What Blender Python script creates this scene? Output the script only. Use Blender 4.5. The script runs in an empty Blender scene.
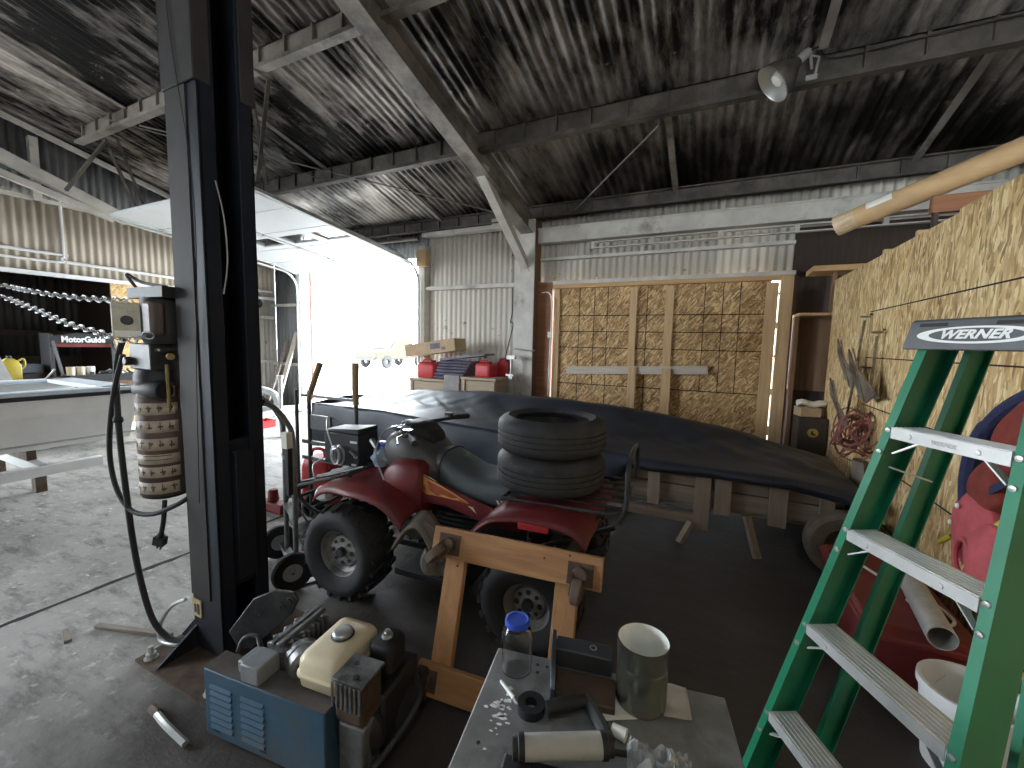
import bpy, math, random
from mathutils import Vector, Matrix, noise
random.seed(7)
scn = bpy.context.scene
COL = scn.collection

# ------------------------------------------------------------------ camera, sky, daylight, exposure
cd = bpy.data.cameras.new('camera'); cam = bpy.data.objects.new('camera', cd); COL.objects.link(cam)
cd.sensor_fit = 'HORIZONTAL'; cd.sensor_width = 36.0; cd.lens = 36.0 * 415 / 1024
cd.clip_start = 0.02; cd.clip_end = 300
cam.matrix_world = Matrix(((0.90204351, -0.06202251, 0.4271659, 0),
                           (0.4310612, 0.07798092, -0.89894673, 0),
                           (0.02244414, 0.99502371, 0.09707768, 1.6),
                           (0, 0, 0, 1)))
scn.camera = cam
scn.view_settings.view_transform = 'Standard'
scn.view_settings.look = 'None'
scn.view_settings.gamma = 1.0
scn.view_settings.use_curve_mapping = False
scn.view_settings.exposure = 0.4
scn.cycles.use_denoising = True
scn.cycles.max_bounces = 10
scn.cycles.diffuse_bounces = 6
scn.cycles.sample_clamp_indirect = 8.0

w = bpy.data.worlds.new('sky'); scn.world = w; w.use_nodes = True
bg = w.node_tree.nodes['Background']
bg.inputs['Color'].default_value = (0.86, 0.94, 1.0, 1); bg.inputs['Strength'].default_value = 20.0

def daylight_portal(name, loc, rot, sx, sy):
    l = bpy.data.lights.new(name, 'AREA'); l.shape = 'RECTANGLE'; l.size = sx; l.size_y = sy
    l.cycles.is_portal = True
    o = bpy.data.objects.new(name, l); COL.objects.link(o)
    o.location = loc; o.rotation_euler = rot
# daylight openings: the garage door at the back and, added unseen for their light, the wide side door beyond the left edge of the frame, the skylight behind the camera and the door of the bay right of the partition
daylight_portal('daylight_back_door', (-6.35, 6.5, 1.55), (math.radians(-90), 0, 0), 3.1, 3.05)
daylight_portal('daylight_added_skylight', (.1, -1.75, 5.9), (0, 0, 0), .6, .8)
daylight_portal('daylight_added_bay_door', (3.2, -4.75, 1.75), (math.radians(90), 0, 0), 3.0, 3.5)
daylight_portal('daylight_added_side_door', (-9.2, -1.2, 1.8), (0, math.radians(-90), 0), 3.6, 5.0)

# ------------------------------------------------------------------ materials
MATS = {}
def _nodes(name):
    m = bpy.data.materials.new(name); m.use_nodes = True
    nt = m.node_tree; b = nt.nodes['Principled BSDF']
    tc = nt.nodes.new('ShaderNodeTexCoord')
    MATS[name] = m
    return m, nt, b, tc
def _noise(nt, vec, scale, detail=5, rough=.6):
    n = nt.nodes.new('ShaderNodeTexNoise'); n.inputs['Scale'].default_value = scale
    n.inputs['Detail'].default_value = detail; n.inputs['Roughness'].default_value = rough
    nt.links.new(vec, n.inputs['Vector']); return n
def _map(nt, vec, sc=(1, 1, 1), rot=(0, 0, 0)):
    n = nt.nodes.new('ShaderNodeMapping'); n.inputs['Scale'].default_value = sc; n.inputs['Rotation'].default_value = rot
    nt.links.new(vec, n.inputs['Vector']); return n.outputs[0]
def _ramp(nt, fac, stops):
    r = nt.nodes.new('ShaderNodeValToRGB'); e = r.color_ramp.elements
    while len(e) < len(stops): e.new(.5)
    for k, (p, c) in enumerate(stops):
        e[k].position = p; e[k].color = (*c, 1)
    nt.links.new(fac, r.inputs[0]); return r.outputs[0]
def _mix(nt, fac, a, b, mode='MIX'):
    n = nt.nodes.new('ShaderNodeMix'); n.data_type = 'RGBA'; n.blend_type = mode
    for s, v in ((0, fac), (6, a), (7, b)):
        if hasattr(v, 'is_output'): nt.links.new(v, n.inputs[s])
        elif s == 0: n.inputs[s].default_value = v
        else: n.inputs[s].default_value = (*v, 1)
    return n.outputs[2]
def _bump(nt, b, h, strength, dist=.01):
    n = nt.nodes.new('ShaderNodeBump'); n.inputs['Strength'].default_value = strength; n.inputs['Distance'].default_value = dist
    nt.links.new(h, n.inputs['Height']); nt.links.new(n.outputs[0], b.inputs['Normal'])
def mat(name, col, rough=.6, metal=0.0, var=.25, scale=9, col2=None, bump=0.0, stretch=(1, 1, 1), dirt=None, trans=0, ior=1.45, emit=None, estr=0, spec=.5):
    """plain material with noise wear; dirt = (colour, amount 0..1)"""
    m, nt, b, tc = _nodes(name)
    v = _map(nt, tc.outputs['Object'], stretch)
    n = _noise(nt, v, scale)
    c2 = col2 or tuple(x * (1 - var) for x in col)
    out = _ramp(nt, n.outputs[0], [(.35, c2), (.65, col)])
    if dirt:
        n2 = _noise(nt, tc.outputs['Object'], scale * .45, 8, .7)
        f = _ramp(nt, n2.outputs[0], [(.62 - .3 * dirt[1], (0, 0, 0)), (.72 - .1 * dirt[1], (1, 1, 1))])
        out = _mix(nt, f, out, dirt[0])
    nt.links.new(out, b.inputs['Base Color'])
    b.inputs['Roughness'].default_value = rough; b.inputs['Metallic'].default_value = metal; b.inputs['Specular IOR Level'].default_value = spec
    if trans: b.inputs['Transmission Weight'].default_value = trans; b.inputs['IOR'].default_value = ior
    if bump: _bump(nt, b, n.outputs[0], bump)
    if emit: b.inputs['Emission Color'].default_value = (*emit, 1); b.inputs['Emission Strength'].default_value = estr
    return m
def wood(name, c1, c2, axis=0, rough=.7):
    m, nt, b, tc = _nodes(name)
    st = [18, 18, 18]; st[axis] = 1.2
    v = _map(nt, tc.outputs['Object'], st)
    n = _noise(nt, v, 1.6, 6, .65)
    n2 = _noise(nt, tc.outputs['Object'], 2.2, 3)
    c = _ramp(nt, n.outputs[0], [(.3, c2), (.7, c1)])
    c = _mix(nt, _ramp(nt, n2.outputs[0], [(.35, (.0,) * 3), (.75, (.45,) * 3)]), c, c2)
    nt.links.new(c, b.inputs['Base Color']); b.inputs['Roughness'].default_value = rough
    _bump(nt, b, n.outputs[0], .15)
    return m
def osb(name, plane, stops, flake=(9, 40), angs=(0.2, 1.2, -0.7, 2.2)):
    """strand board: layers of long flakes at several angles"""
    m, nt, b, tc = _nodes(name)
    src = tc.outputs['Object']
    sep = nt.nodes.new('ShaderNodeSeparateXYZ'); nt.links.new(src, sep.inputs[0])
    cmb = nt.nodes.new('ShaderNodeCombineXYZ')
    nt.links.new(sep.outputs['X' if plane == 'XZ' else 'Y'], cmb.inputs[0]); nt.links.new(sep.outputs['Z'], cmb.inputs[1])
    wob = _noise(nt, cmb.outputs[0], 6, 2)
    out = None; hsum = None
    for k, a in enumerate(angs):
        rot = nt.nodes.new('ShaderNodeVectorRotate'); rot.rotation_type = 'Z_AXIS'; rot.inputs['Angle'].default_value = a
        nt.links.new(cmb.outputs[0], rot.inputs['Vector'])
        v = _map(nt, rot.outputs[0], (flake[0], flake[1], 1))
        vo = nt.nodes.new('ShaderNodeTexVoronoi'); vo.voronoi_dimensions = '2D'; vo.inputs['Scale'].default_value = 1.0
        nt.links.new(v, vo.inputs['Vector'])
        s = nt.nodes.new('ShaderNodeSeparateColor'); nt.links.new(vo.outputs['Color'], s.inputs[0])
        c = _ramp(nt, s.outputs[0], stops)
        if out is None: out = c; hsum = s.outputs[0]
        else:
            g = nt.nodes.new('ShaderNodeMath'); g.operation = 'GREATER_THAN'; g.inputs[1].default_value = .52
            nt.links.new(s.outputs[1], g.inputs[0]); out = _mix(nt, g.outputs[0], out, c)
    nn = _noise(nt, src, 3.0, 6)
    out = _mix(nt, .2, out, _ramp(nt, nn.outputs[0], [(.35, stops[0][1]), (.65, stops[-1][1])]))
    nt.links.new(out, b.inputs['Base Color']); b.inputs['Roughness'].default_value = .75
    _bump(nt, b, hsum, .25, .004)
    return m
def corrugated(name, base, soot, streak_axis, amount, rust=None, metal=.2, rough=.55):
    """painted sheet metal with soot streaks running along the ribs and slightly different sheets"""
    m, nt, b, tc = _nodes(name)
    st = [7, 7, 7]; st[streak_axis] = .55
    v = _map(nt, tc.outputs['Object'], st)
    n = _noise(nt, v, 1.0, 8, .68)
    n2 = _noise(nt, tc.outputs['Object'], .8, 5, .6)
    add = nt.nodes.new('ShaderNodeMath'); add.operation = 'ADD'
    nt.links.new(n.outputs[0], add.inputs[0]); nt.links.new(n2.outputs[0], add.inputs[1])
    f = _ramp(nt, add.outputs[0], [(.5, (0, 0, 0)), (.5, (0, 0, 0))])
    r = nt.nodes.new('ShaderNodeMapRange'); r.inputs[1].default_value = 1.22 - amount; r.inputs[2].default_value = 1.5 - amount
    nt.links.new(add.outputs[0], r.inputs[0])
    out = _mix(nt, r.outputs[0], base, soot)
    if rust:
        n3 = _noise(nt, tc.outputs['Object'], 5, 8, .75)
        out = _mix(nt, _ramp(nt, n3.outputs[0], [(.62, (0, 0, 0)), (.67, (1, 1, 1))]), out, rust)
    # each sheet its own tone
    sep = nt.nodes.new('ShaderNodeSeparateXYZ'); nt.links.new(tc.outputs['Object'], sep.inputs[0])
    d = nt.nodes.new('ShaderNodeMath'); d.operation = 'DIVIDE'; d.inputs[1].default_value = .61
    nt.links.new(sep.outputs[0 if streak_axis == 1 else 0], d.inputs[0])
    fl = nt.nodes.new('ShaderNodeMath'); fl.operation = 'FLOOR'; nt.links.new(d.outputs[0], fl.inputs[0])
    wn = nt.nodes.new('ShaderNodeTexWhiteNoise'); wn.noise_dimensions = '1D'; nt.links.new(fl.outputs[0], wn.inputs['W'])
    out = _mix(nt, 1.0, out, _ramp(nt, wn.outputs[0], [(0, (.55,) * 3), (1, (1.0,) * 3)]), 'MULTIPLY')
    nt.links.new(out, b.inputs['Base Color']); b.inputs['Metallic'].default_value = metal; b.inputs['Roughness'].default_value = rough
    return m

roof_m = corrugated('sooty_roof_sheet', (.56, .51, .47), (.010, .009, .0085), 1, .40, (.42, .40, .37), .5, .4)
wall_m = corrugated('painted_wall_sheet', (.76, .72, .64), (.50, .46, .39), 2, .10, (.10, .085, .07), .0, .6)
wallL_m = corrugated('cream_wall_sheet', (.88, .78, .64), (.70, .59, .46), 2, .10, None, .0, .6)
gable_m = corrugated('grey_gable_sheet', (.30, .31, .32), (.12, .12, .125), 2, .2, None, .2, .5)
dark_sheet_m = corrugated('dark_sheet', (.06, .058, .055), (.02, .02, .02), 2, .2, None, .2, .6)
steel_grey = mat('grey_painted_steel', (.62, .595, .545), .6, .0, .25, 4, dirt=((.20, .18, .16), .2))
steel_sooty = mat('sooty_steel', (.14, .122, .105), .6, .1, .5, 5, dirt=((.03, .027, .025), .6))
rafter_m = mat('dusty_rafter_paint', (.30, .27, .24), .6, .0, .4, 3, dirt=((.05, .045, .04), .4))
zinc = mat('zinc', (.55, .56, .57), .4, .8, .2, 12)
galv = mat('galvanised_steel', (.62, .63, .62), .45, .6, .25, 10)
white_paint = mat('white_paint', (.78, .79, .80), .5, 0, .08, 6)
door_white = mat('white_door_skin', (.56, .585, .61), .5, 0, .06, 3)
pine = wood('pine', (.68, .49, .28), (.48, .31, .16), 2)
pine_x = wood('pine_lengthwise', (.66, .43, .21), (.45, .26, .12), 0)
pine_pale = wood('pale_weathered_board', (.62, .57, .50), (.45, .40, .33), 0)
pine_red = wood('red_brown_board', (.34, .15, .07), (.20, .08, .035), 0)
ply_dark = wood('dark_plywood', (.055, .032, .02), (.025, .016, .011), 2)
ply_mid = wood('brown_plywood', (.26, .15, .08), (.16, .085, .045), 2)
grey_wood = wood('grey_old_wood', (.30, .26, .22), (.17, .14, .115), 0)
crate_m = wood('crate_board', (.48, .39, .29), (.33, .25, .18), 0)
osb_door = osb('strand_board_door', 'XZ', [(.0, (.14, .07, .025)), (.3, (.34, .19, .075)), (.65, (.50, .31, .135)), (1, (.80, .58, .31))], (14, 60))
osb_wall = osb('strand_board_wall', 'YZ', [(.0, (.25, .13, .045)), (.3, (.56, .36, .145)), (.65, (.72, .51, .235)), (1, (.96, .80, .48))], (13, 58), (1.45, 1.85, 1.1, 1.57))
osb_left = osb('strand_board_panel', 'YZ', [(.0, (.36, .22, .08)), (.4, (.58, .38, .16)), (1, (.78, .58, .30))], (14, 60))
black_gap = mat('dark_joint', (.012, .010, .008), .9, 0, 0)
rubber = mat('black_rubber', (.022, .022, .024), .75, 0, .3, 20, bump=.05)
rubber_dusty = mat('dusty_tyre', (.042, .043, .047), .7, 0, .4, 8, dirt=((.07, .068, .065), .2))
blk_plastic = mat('black_plastic', (.012, .012, .014), .6, 0, .3, 14)
dark_plastic = mat('charcoal_plastic', (.05, .052, .056), .55, 0, .2, 10)
lift_blue = mat('dark_blue_lift_paint', (.014, .017, .026), .6, .1, .35, 3, dirt=((.024, .022, .022), .35), spec=.22)
lift_brown = mat('dusty_lift_paint', (.042, .038, .037), .7, .0, .3, 4, dirt=((.03, .027, .026), .4), spec=.2)
comp_blue = mat('blue_painted_steel', (.055, .135, .215), .55, .1, .25, 5, dirt=((.10, .085, .075), .5))
red_plastic = mat('red_fender_plastic', (.17, .020, .023), .45, 0, .25, 5, dirt=((.12, .04, .035), .2))
red_can = mat('red_can_plastic', (.55, .035, .04), .5, 0, .15, 6)
red_dark = mat('faded_red', (.22, .025, .022), .6, 0, .3, 6)
seat_m = mat('seat_vinyl', (.085, .098, .105), .5, 0, .15, 25, bump=.08)
tank_cover = mat('grey_tank_cover', (.075, .072, .070), .5, 0, .2, 10)
rim_m = mat('painted_steel_rim', (.34, .33, .32), .5, .3, .3, 12, dirt=((.08, .07, .06), .4))
cast_m = mat('cast_aluminium', (.30, .30, .31), .45, .7, .35, 14, dirt=((.05, .045, .04), .4))
rusty = mat('brown_rusty_steel', (.13, .085, .06), .7, .3, .5, 14)
cream = mat('cream_fuel_tank', (.80, .70, .50), .35, 0, .12, 5, dirt=((.30, .22, .14), .15))
chrome = mat('chrome', (.75, .76, .78), .18, 1.0, .1, 10)
alu = mat('ladder_aluminium', (.74, .75, .75), .38, .55, .12, 20)
green_fg = mat('green_fibreglass', (.012, .20, .105), .35, 0, .2, 6)
cap_m = mat('grey_ladder_cap', (.11, .115, .125), .5, 0, .25, 14)
ink_white = mat('white_print', (.85, .85, .82), .6, 0, .03)
ink_black = mat('black_print', (.02, .02, .022), .6, 0, .03)
tarp_m = mat('blue_black_tarp', (.016, .024, .042), .52, 0, .35, 5, bump=.3)
concrete = None
tin = mat('tin_can_steel', (.30, .31, .26), .25, .9, .2, 9)
tin_in = mat('tin_can_lining', (.86, .86, .82), .55, 0, .05, 6)
clear = mat('clear_plastic', (.97, .98, .98), .06, 0, 0, trans=1.0, ior=1.3)
film_m = mat('crinkled_film', (.80, .82, .84), .14, 0, .1, trans=.6, ior=1.4)
glass_m = mat('window_pane', (.75, .8, .8), .05, 0, 0, trans=1.0, ior=1.45)
cap_blue = mat('blue_bottle_cap', (.03, .09, .55), .4, 0, .1)
paper_m = mat('white_paper', (.80, .78, .72), .8, 0, .1, 12)
card_m = mat('cardboard', (.50, .36, .22), .8, 0, .2, 6)
tube_m = mat('cardboard_tube', (.56, .37, .19), .6, 0, .2, 5, stretch=(1, 1, 3))
bench_m = mat('scuffed_bench_steel', (.30, .305, .305), .45, .3, .35, 7, dirt=((.09, .075, .06), .45))
navy = mat('navy_fabric', (.018, .024, .075), .85, 0, .3, 20)
red_fab = mat('red_fabric', (.20, .028, .018), .85, 0, .3, 18, bump=.2)
pink_fab = mat('pink_red_fabric', (.48, .085, .10), .8, 0, .25, 14, bump=.2)
boat_white = mat('white_hull', (.78, .77, .75), .35, 0, .08, 4)
yellow = mat('yellow_plastic', (.48, .37, .04), .5, 0, .15)
flame_o = mat('orange_decal', (.75, .36, .10), .4, 0, .2, 20)
flame_r = mat('rust_red_decal', (.42, .10, .05), .4, 0, .3, 30)
bulb_m = mat('lamp_glass', (.85, .85, .82), .3, 0, .02)
shade_in = mat('reflector_inside', (.62, .62, .60), .35, .6, .1)
wire_pink = mat('pinkish_wire', (.30, .11, .09), .6, 0, .3)
tan_m = mat('tan_dusty_plastic', (.19, .16, .125), .75, 0, .3, 12)

def make_concrete():
    m, nt, b, tc = _nodes('stained_concrete')
    v = tc.outputs['Object']
    n1 = _noise(nt, v, 1.1, 8, .65); n2 = _noise(nt, v, 14, 8, .7); n3 = _noise(nt, _map(nt, v, (1, 3, 1)), 3.2, 9, .72)
    c = _ramp(nt, n1.outputs[0], [(.3, (.24, .23, .215)), (.7, (.46, .445, .42))])
    c = _mix(nt, _ramp(nt, n3.outputs[0], [(.50, (0, 0, 0)), (.66, (.8,) * 3)]), c, (.10, .092, .084))
    c = _mix(nt, _ramp(nt, n2.outputs[0], [(.56, (0, 0, 0)), (.68, (.8,) * 3)]), c, (.62, .61, .59))
    c = _mix(nt, _ramp(nt, n2.outputs[0], [(.28, (.6,) * 3), (.40, (0, 0, 0))]), c, (.10, .092, .083))
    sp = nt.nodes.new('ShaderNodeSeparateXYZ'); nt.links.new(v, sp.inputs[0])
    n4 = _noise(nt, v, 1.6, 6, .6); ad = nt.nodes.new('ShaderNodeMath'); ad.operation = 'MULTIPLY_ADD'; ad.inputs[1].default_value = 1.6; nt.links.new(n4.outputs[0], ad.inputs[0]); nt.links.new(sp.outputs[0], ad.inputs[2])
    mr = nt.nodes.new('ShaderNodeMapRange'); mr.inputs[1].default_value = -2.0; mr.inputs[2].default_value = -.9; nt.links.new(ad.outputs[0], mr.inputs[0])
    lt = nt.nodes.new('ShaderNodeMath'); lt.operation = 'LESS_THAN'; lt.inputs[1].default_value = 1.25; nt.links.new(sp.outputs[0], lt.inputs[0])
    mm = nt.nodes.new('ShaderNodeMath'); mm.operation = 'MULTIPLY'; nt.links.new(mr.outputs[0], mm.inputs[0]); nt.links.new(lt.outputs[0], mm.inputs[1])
    c = _mix(nt, mm.outputs[0], c, (.045, .036, .032))      # darker brown floor towards the right, with a noisy edge
    nt.links.new(c, b.inputs['Base Color'])
    rr = nt.nodes.new('ShaderNodeMapRange'); rr.inputs[3].default_value = .45; rr.inputs[4].default_value = .85
    nt.links.new(n3.outputs[0], rr.inputs[0]); nt.links.new(rr.outputs[0], b.inputs['Roughness'])
    _bump(nt, b, n2.outputs[0], .5, .015)
    return m
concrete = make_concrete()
gravel = mat('pale_gravel', (.40, .38, .35), .95, 0, .3, 30)

# ------------------------------------------------------------------ mesh helpers
UP = Vector((0, 0, 1))
RM = {}                       # root matrix of every object built (world = RM @ local)
def V(p): return Vector(p)
def frame(d, up=UP):
    d = Vector(d).normalized(); up = Vector(up)
    if abs(d.dot(up.normalized())) > .98: up = Vector((1, 0, 0)) if abs(d.x) < .9 else Vector((0, 1, 0))
    s = d.cross(up).normalized(); u = s.cross(d).normalized()
    return d, s, u
def spline(pts, n=8, closed=False):
    P = [Vector(p) for p in pts]; out = []; N = len(P)
    segs = N if closed else N - 1
    for i in range(segs):
        if closed: p0, p1, p2, p3 = P[(i - 1) % N], P[i], P[(i + 1) % N], P[(i + 2) % N]
        else: p0, p1, p2, p3 = P[max(i - 1, 0)], P[i], P[i + 1], P[min(i + 2, N - 1)]
        for k in range(n):
            t = k / n
            out.append(.5 * ((2 * p1) + (p2 - p0) * t + (2 * p0 - 5 * p1 + 4 * p2 - p3) * t * t + (3 * p1 - p0 - 3 * p2 + p3) * t ** 3))
    if not closed: out.append(P[-1])
    return out
class MB:
    def __init__(s): s.v = []; s.f = []; s.m = []
    def add(s, vs, fs, m=0):
        o = len(s.v); s.v += [Vector(v) for v in vs]; s.f += [tuple(i + o for i in f) for f in fs]; s.m += [m] * len(fs); return s
    def box(s, c, d, R=None, m=0):
        c = Vector(c); h = Vector(d) / 2; vs = []
        for x in (-1, 1):
            for y in (-1, 1):
                for z in (-1, 1):
                    p = Vector((x * h.x, y * h.y, z * h.z)); vs.append(c + (R @ p if R else p))
        return s.add(vs, [(0, 1, 3, 2), (4, 6, 7, 5), (0, 4, 5, 1), (2, 3, 7, 6), (0, 2, 6, 4), (1, 5, 7, 3)], m)
    def bx(s, p, q, m=0):
        p, q = Vector(p), Vector(q); return s.box((p + q) / 2, (abs(q.x - p.x), abs(q.y - p.y), abs(q.z - p.z)), None, m)
    def beam(s, p, q, w, h, up=UP, m=0):
        p, q = Vector(p), Vector(q); d, a, u = frame(q - p, up)
        vs = [e + a * (x * w / 2) + u * (z * h / 2) for e in (p, q) for x, z in ((-1, -1), (1, -1), (1, 1), (-1, 1))]
        return s.add(vs, [(3, 2, 1, 0), (4, 5, 6, 7), (0, 1, 5, 4), (1, 2, 6, 5), (2, 3, 7, 6), (3, 0, 4, 7)], m)
    def tube(s, pts, r, n=10, closed=False, m=0, caps=True):
        P = [Vector(p) for p in pts]; N = len(P); rs = r if isinstance(r, (list, tuple)) else [r] * N
        vs = []; fs = []; prev = None
        for i, p in enumerate(P):
            if closed: t = P[(i + 1) % N] - P[i - 1]
            else: t = P[min(i + 1, N - 1)] - P[max(i - 1, 0)]
            t = t.normalized() if t.length > 1e-9 else Vector((0, 0, 1))
            if prev is None: _, a, _ = frame(t)
            else:
                a = prev - t * prev.dot(t)
                a = a.normalized() if a.length > 1e-6 else frame(t)[1]
            prev = a; b = t.cross(a)
            vs += [p + (a * math.cos(2 * math.pi * k / n) + b * math.sin(2 * math.pi * k / n)) * rs[i] for k in range(n)]
        for i in range(N if closed else N - 1):
            for k in range(n):
                i2 = (i + 1) % N; fs.append((i * n + k, i * n + (k + 1) % n, i2 * n + (k + 1) % n, i2 * n + k))
        if caps and not closed: fs += [tuple(range(n - 1, -1, -1)), tuple((N - 1) * n + k for k in range(n))]
        return s.add(vs, fs, m)
    def cyl(s, p, q, r, r2=None, n=24, m=0): return s.tube([p, q], [r, r if r2 is None else r2], n, False, m)
    def lathe(s, prof, o=(0, 0, 0), axis=UP, n=32, m=0, closed=False, mod=None, caps=True):
        """prof: (radius, height) pairs along axis; mod(k, j, r) may alter the radius"""
        o = Vector(o); d, a, b = frame(axis); vs = []; fs = []; L = len(prof)
        for k in range(n):
            t = 2 * math.pi * k / n; e = a * math.cos(t) + b * math.sin(t)
            for j, (r, h) in enumerate(prof):
                vs.append(o + e * (mod(k, j, r) if mod else r) + d * h)
        for k in range(n):
            k2 = (k + 1) % n
            for j in range(L if closed else L - 1):
                j2 = (j + 1) % L; fs.append((k * L + j, k * L + j2, k2 * L + j2, k2 * L + j))
        if not closed and caps:
            for j in (0, L - 1):
                if prof[j][0] > 1e-4:
                    ring = [k * L + j for k in range(n)]; fs.append(tuple(ring if j else ring[::-1]))
        return s.add(vs, fs, m)
    def prism(s, poly, ext, m=0):
        P = [Vector(p) for p in poly]; e = Vector(ext); n = len(P)
        return s.add(P + [p + e for p in P], [tuple(range(n - 1, -1, -1)), tuple(range(n, 2 * n))] + [(i, (i + 1) % n, n + (i + 1) % n, n + i) for i in range(n)], m)
    def grid(s, fn, nu, nv, m=0, wrapu=False):
        vs = [fn(i / nu, j / nv) for i in range(nu if wrapu else nu + 1) for j in range(nv + 1)]; fs = []
        for i in range(nu):
            i2 = (i + 1) % nu if wrapu else i + 1
            for j in range(nv): fs.append((i * (nv + 1) + j, i2 * (nv + 1) + j, i2 * (nv + 1) + j + 1, i * (nv + 1) + j + 1))
        return s.add(vs, fs, m)
    def loft(s, secs, m=0):
        """closed rings of equal length, capped"""
        n = len(secs[0]); vs = [p for r in secs for p in r]; fs = []
        for i in range(len(secs) - 1):
            for k in range(n): fs.append((i * n + k, i * n + (k + 1) % n, (i + 1) * n + (k + 1) % n, (i + 1) * n + k))
        fs += [tuple(range(n - 1, -1, -1)), tuple((len(secs) - 1) * n + k for k in range(n))]
        return s.add(vs, fs, m)
    def build(s, name, mats, parent=None, bev=0, smooth=35, solid=0, sub=0, local=False, origin=None):
        me = bpy.data.meshes.new(name); ob = bpy.data.objects.new(name, me); COL.objects.link(ob)
        if parent is not None:
            M = RM[parent.name]; RM[ob.name] = M; ob.parent = parent
        else:
            M = Matrix.Translation(origin if origin is not None else (0, 0, 0)); RM[ob.name] = M; ob.matrix_world = M
        inv = None if local else M.inverted()
        vs = s.v if inv is None else [inv @ v for v in s.v]
        me.from_pydata([tuple(v) for v in vs], [], s.f); me.update()
        for mm in (mats if isinstance(mats, (list, tuple)) else [mats]): me.materials.append(mm)
        me.polygons.foreach_set('material_index', s.m)
        bm_ok = me.validate()
        import bmesh
        bm = bmesh.new(); bm.from_mesh(me); bmesh.ops.recalc_face_normals(bm, faces=bm.faces); bm.to_mesh(me); bm.free()
        if smooth:
            me.polygons.foreach_set('use_smooth', [True] * len(me.polygons)); me.set_sharp_from_angle(angle=math.radians(smooth))
        if solid: md = ob.modifiers.new('thickness', 'SOLIDIFY'); md.thickness = solid; md.offset = 0
        if sub: md = ob.modifiers.new('smooth', 'SUBSURF'); md.levels = sub; md.render_levels = sub
        if bev:
            md = ob.modifiers.new('bevel', 'BEVEL'); md.width = bev; md.segments = 2; md.limit_method = 'ANGLE'; md.angle_limit = math.radians(40)
        return ob
def thing(name, label, cat, loc=(0, 0, 0), rz=0, group=None, rot=None):
    o = bpy.data.objects.new(name, None); COL.objects.link(o); o.empty_display_size = .1
    M = Matrix.Translation(loc) @ (rot if rot else Matrix.Rotation(rz, 4, 'Z')); o.matrix_world = M; RM[o.name] = M
    return tag(o, label, cat, group)
def tag(o, label, cat, group=None):
    o['label'] = label; o['category'] = cat
    if group: o['group'] = group
    return o
def struct(o): o['kind'] = 'structure'; return o
def copy_tree(o, parent=None):
    c = o.copy(); COL.objects.link(c)
    RM[c.name] = RM[o.name]
    if parent is not None: c.parent = parent
    for ch in [x for x in bpy.data.objects if x.parent == o]: copy_tree(ch, c)
    return c
def put(o, loc, rz=0, label=None, group=None):
    o.matrix_world = Matrix.Translation(loc) @ Matrix.Rotation(rz, 4, 'Z')
    if label: o['label'] = label
    if group: o['group'] = group
    return o
def text_mesh(body, size, shear=0, bold=0.0, spacing=1.0):
    c = bpy.data.curves.new('lettering', 'FONT'); c.body = body; c.size = size; c.shear = shear; c.offset = bold
    c.align_x = 'CENTER'; c.align_y = 'CENTER'; c.extrude = .0006; c.space_character = spacing; c.resolution_u = 3
    o = bpy.data.objects.new('lettering', c); COL.objects.link(o)
    dg = bpy.context.evaluated_depsgraph_get()
    me = bpy.data.meshes.new_from_object(o.evaluated_get(dg))
    vs = [v.co.copy() for v in me.vertices]; fs = [tuple(p.vertices) for p in me.polygons]
    bpy.data.objects.remove(o); bpy.data.curves.remove(c); bpy.data.meshes.remove(me)
    return vs, fs
def add_text(mb, body, size, o, right, up, shear=0, bold=0.0, m=0, spacing=1.0, sx=1.0):
    vs, fs = text_mesh(body, size, shear, bold, spacing)
    o, r, u = Vector(o), Vector(right).normalized(), Vector(up).normalized(); n = r.cross(u)
    mb.add([o + r * (v.x * sx) + u * v.y + n * v.z for v in vs], fs, m)

# ================================================================== SETTING
YB, XL, XR, YF = 6.3, -9.0, 5.2, -4.6
def zroof(y): return 3.68 + (6.2 - y) * .25

mb = MB()
mb.bx((-3.39, YF, -.25), (6, 6.45, 0)); mb.bx((-13, YF - 1, -.25), (-3.41, 6.45, 0)); mb.bx((-3.42, YF, -.25), (-3.38, 6.45, -.02), 1)
ra, rb_ = [], []
for k in range(260):
    y = YF + .04 * k; c = -3.40 + .02 * noise.noise(Vector((y * 1.3, 0, 0))) + .012 * noise.noise(Vector((y * 7, 2, 0))); h = .014 + .022 * abs(noise.noise(Vector((y * 3.1, 5, 0))))
    ra.append((c - h, y, .0008)); rb_.append((c + h * random.uniform(.6, 1.2), y, .0008))
mb.add(ra + rb_, [(k, k + 1, 260 + k + 1, 260 + k) for k in range(259)], 1)
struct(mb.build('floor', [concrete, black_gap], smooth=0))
mb = MB(); mb.bx((-60, 6.45, -.4), (40, 90, -.03)); mb.bx((-60, -60, -.4), (-13, 6.45, -.03)); mb.bx((-13, -60, -.4), (40, YF - .01, -.03))
struct(mb.build('ground', gravel, smooth=0))

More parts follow.
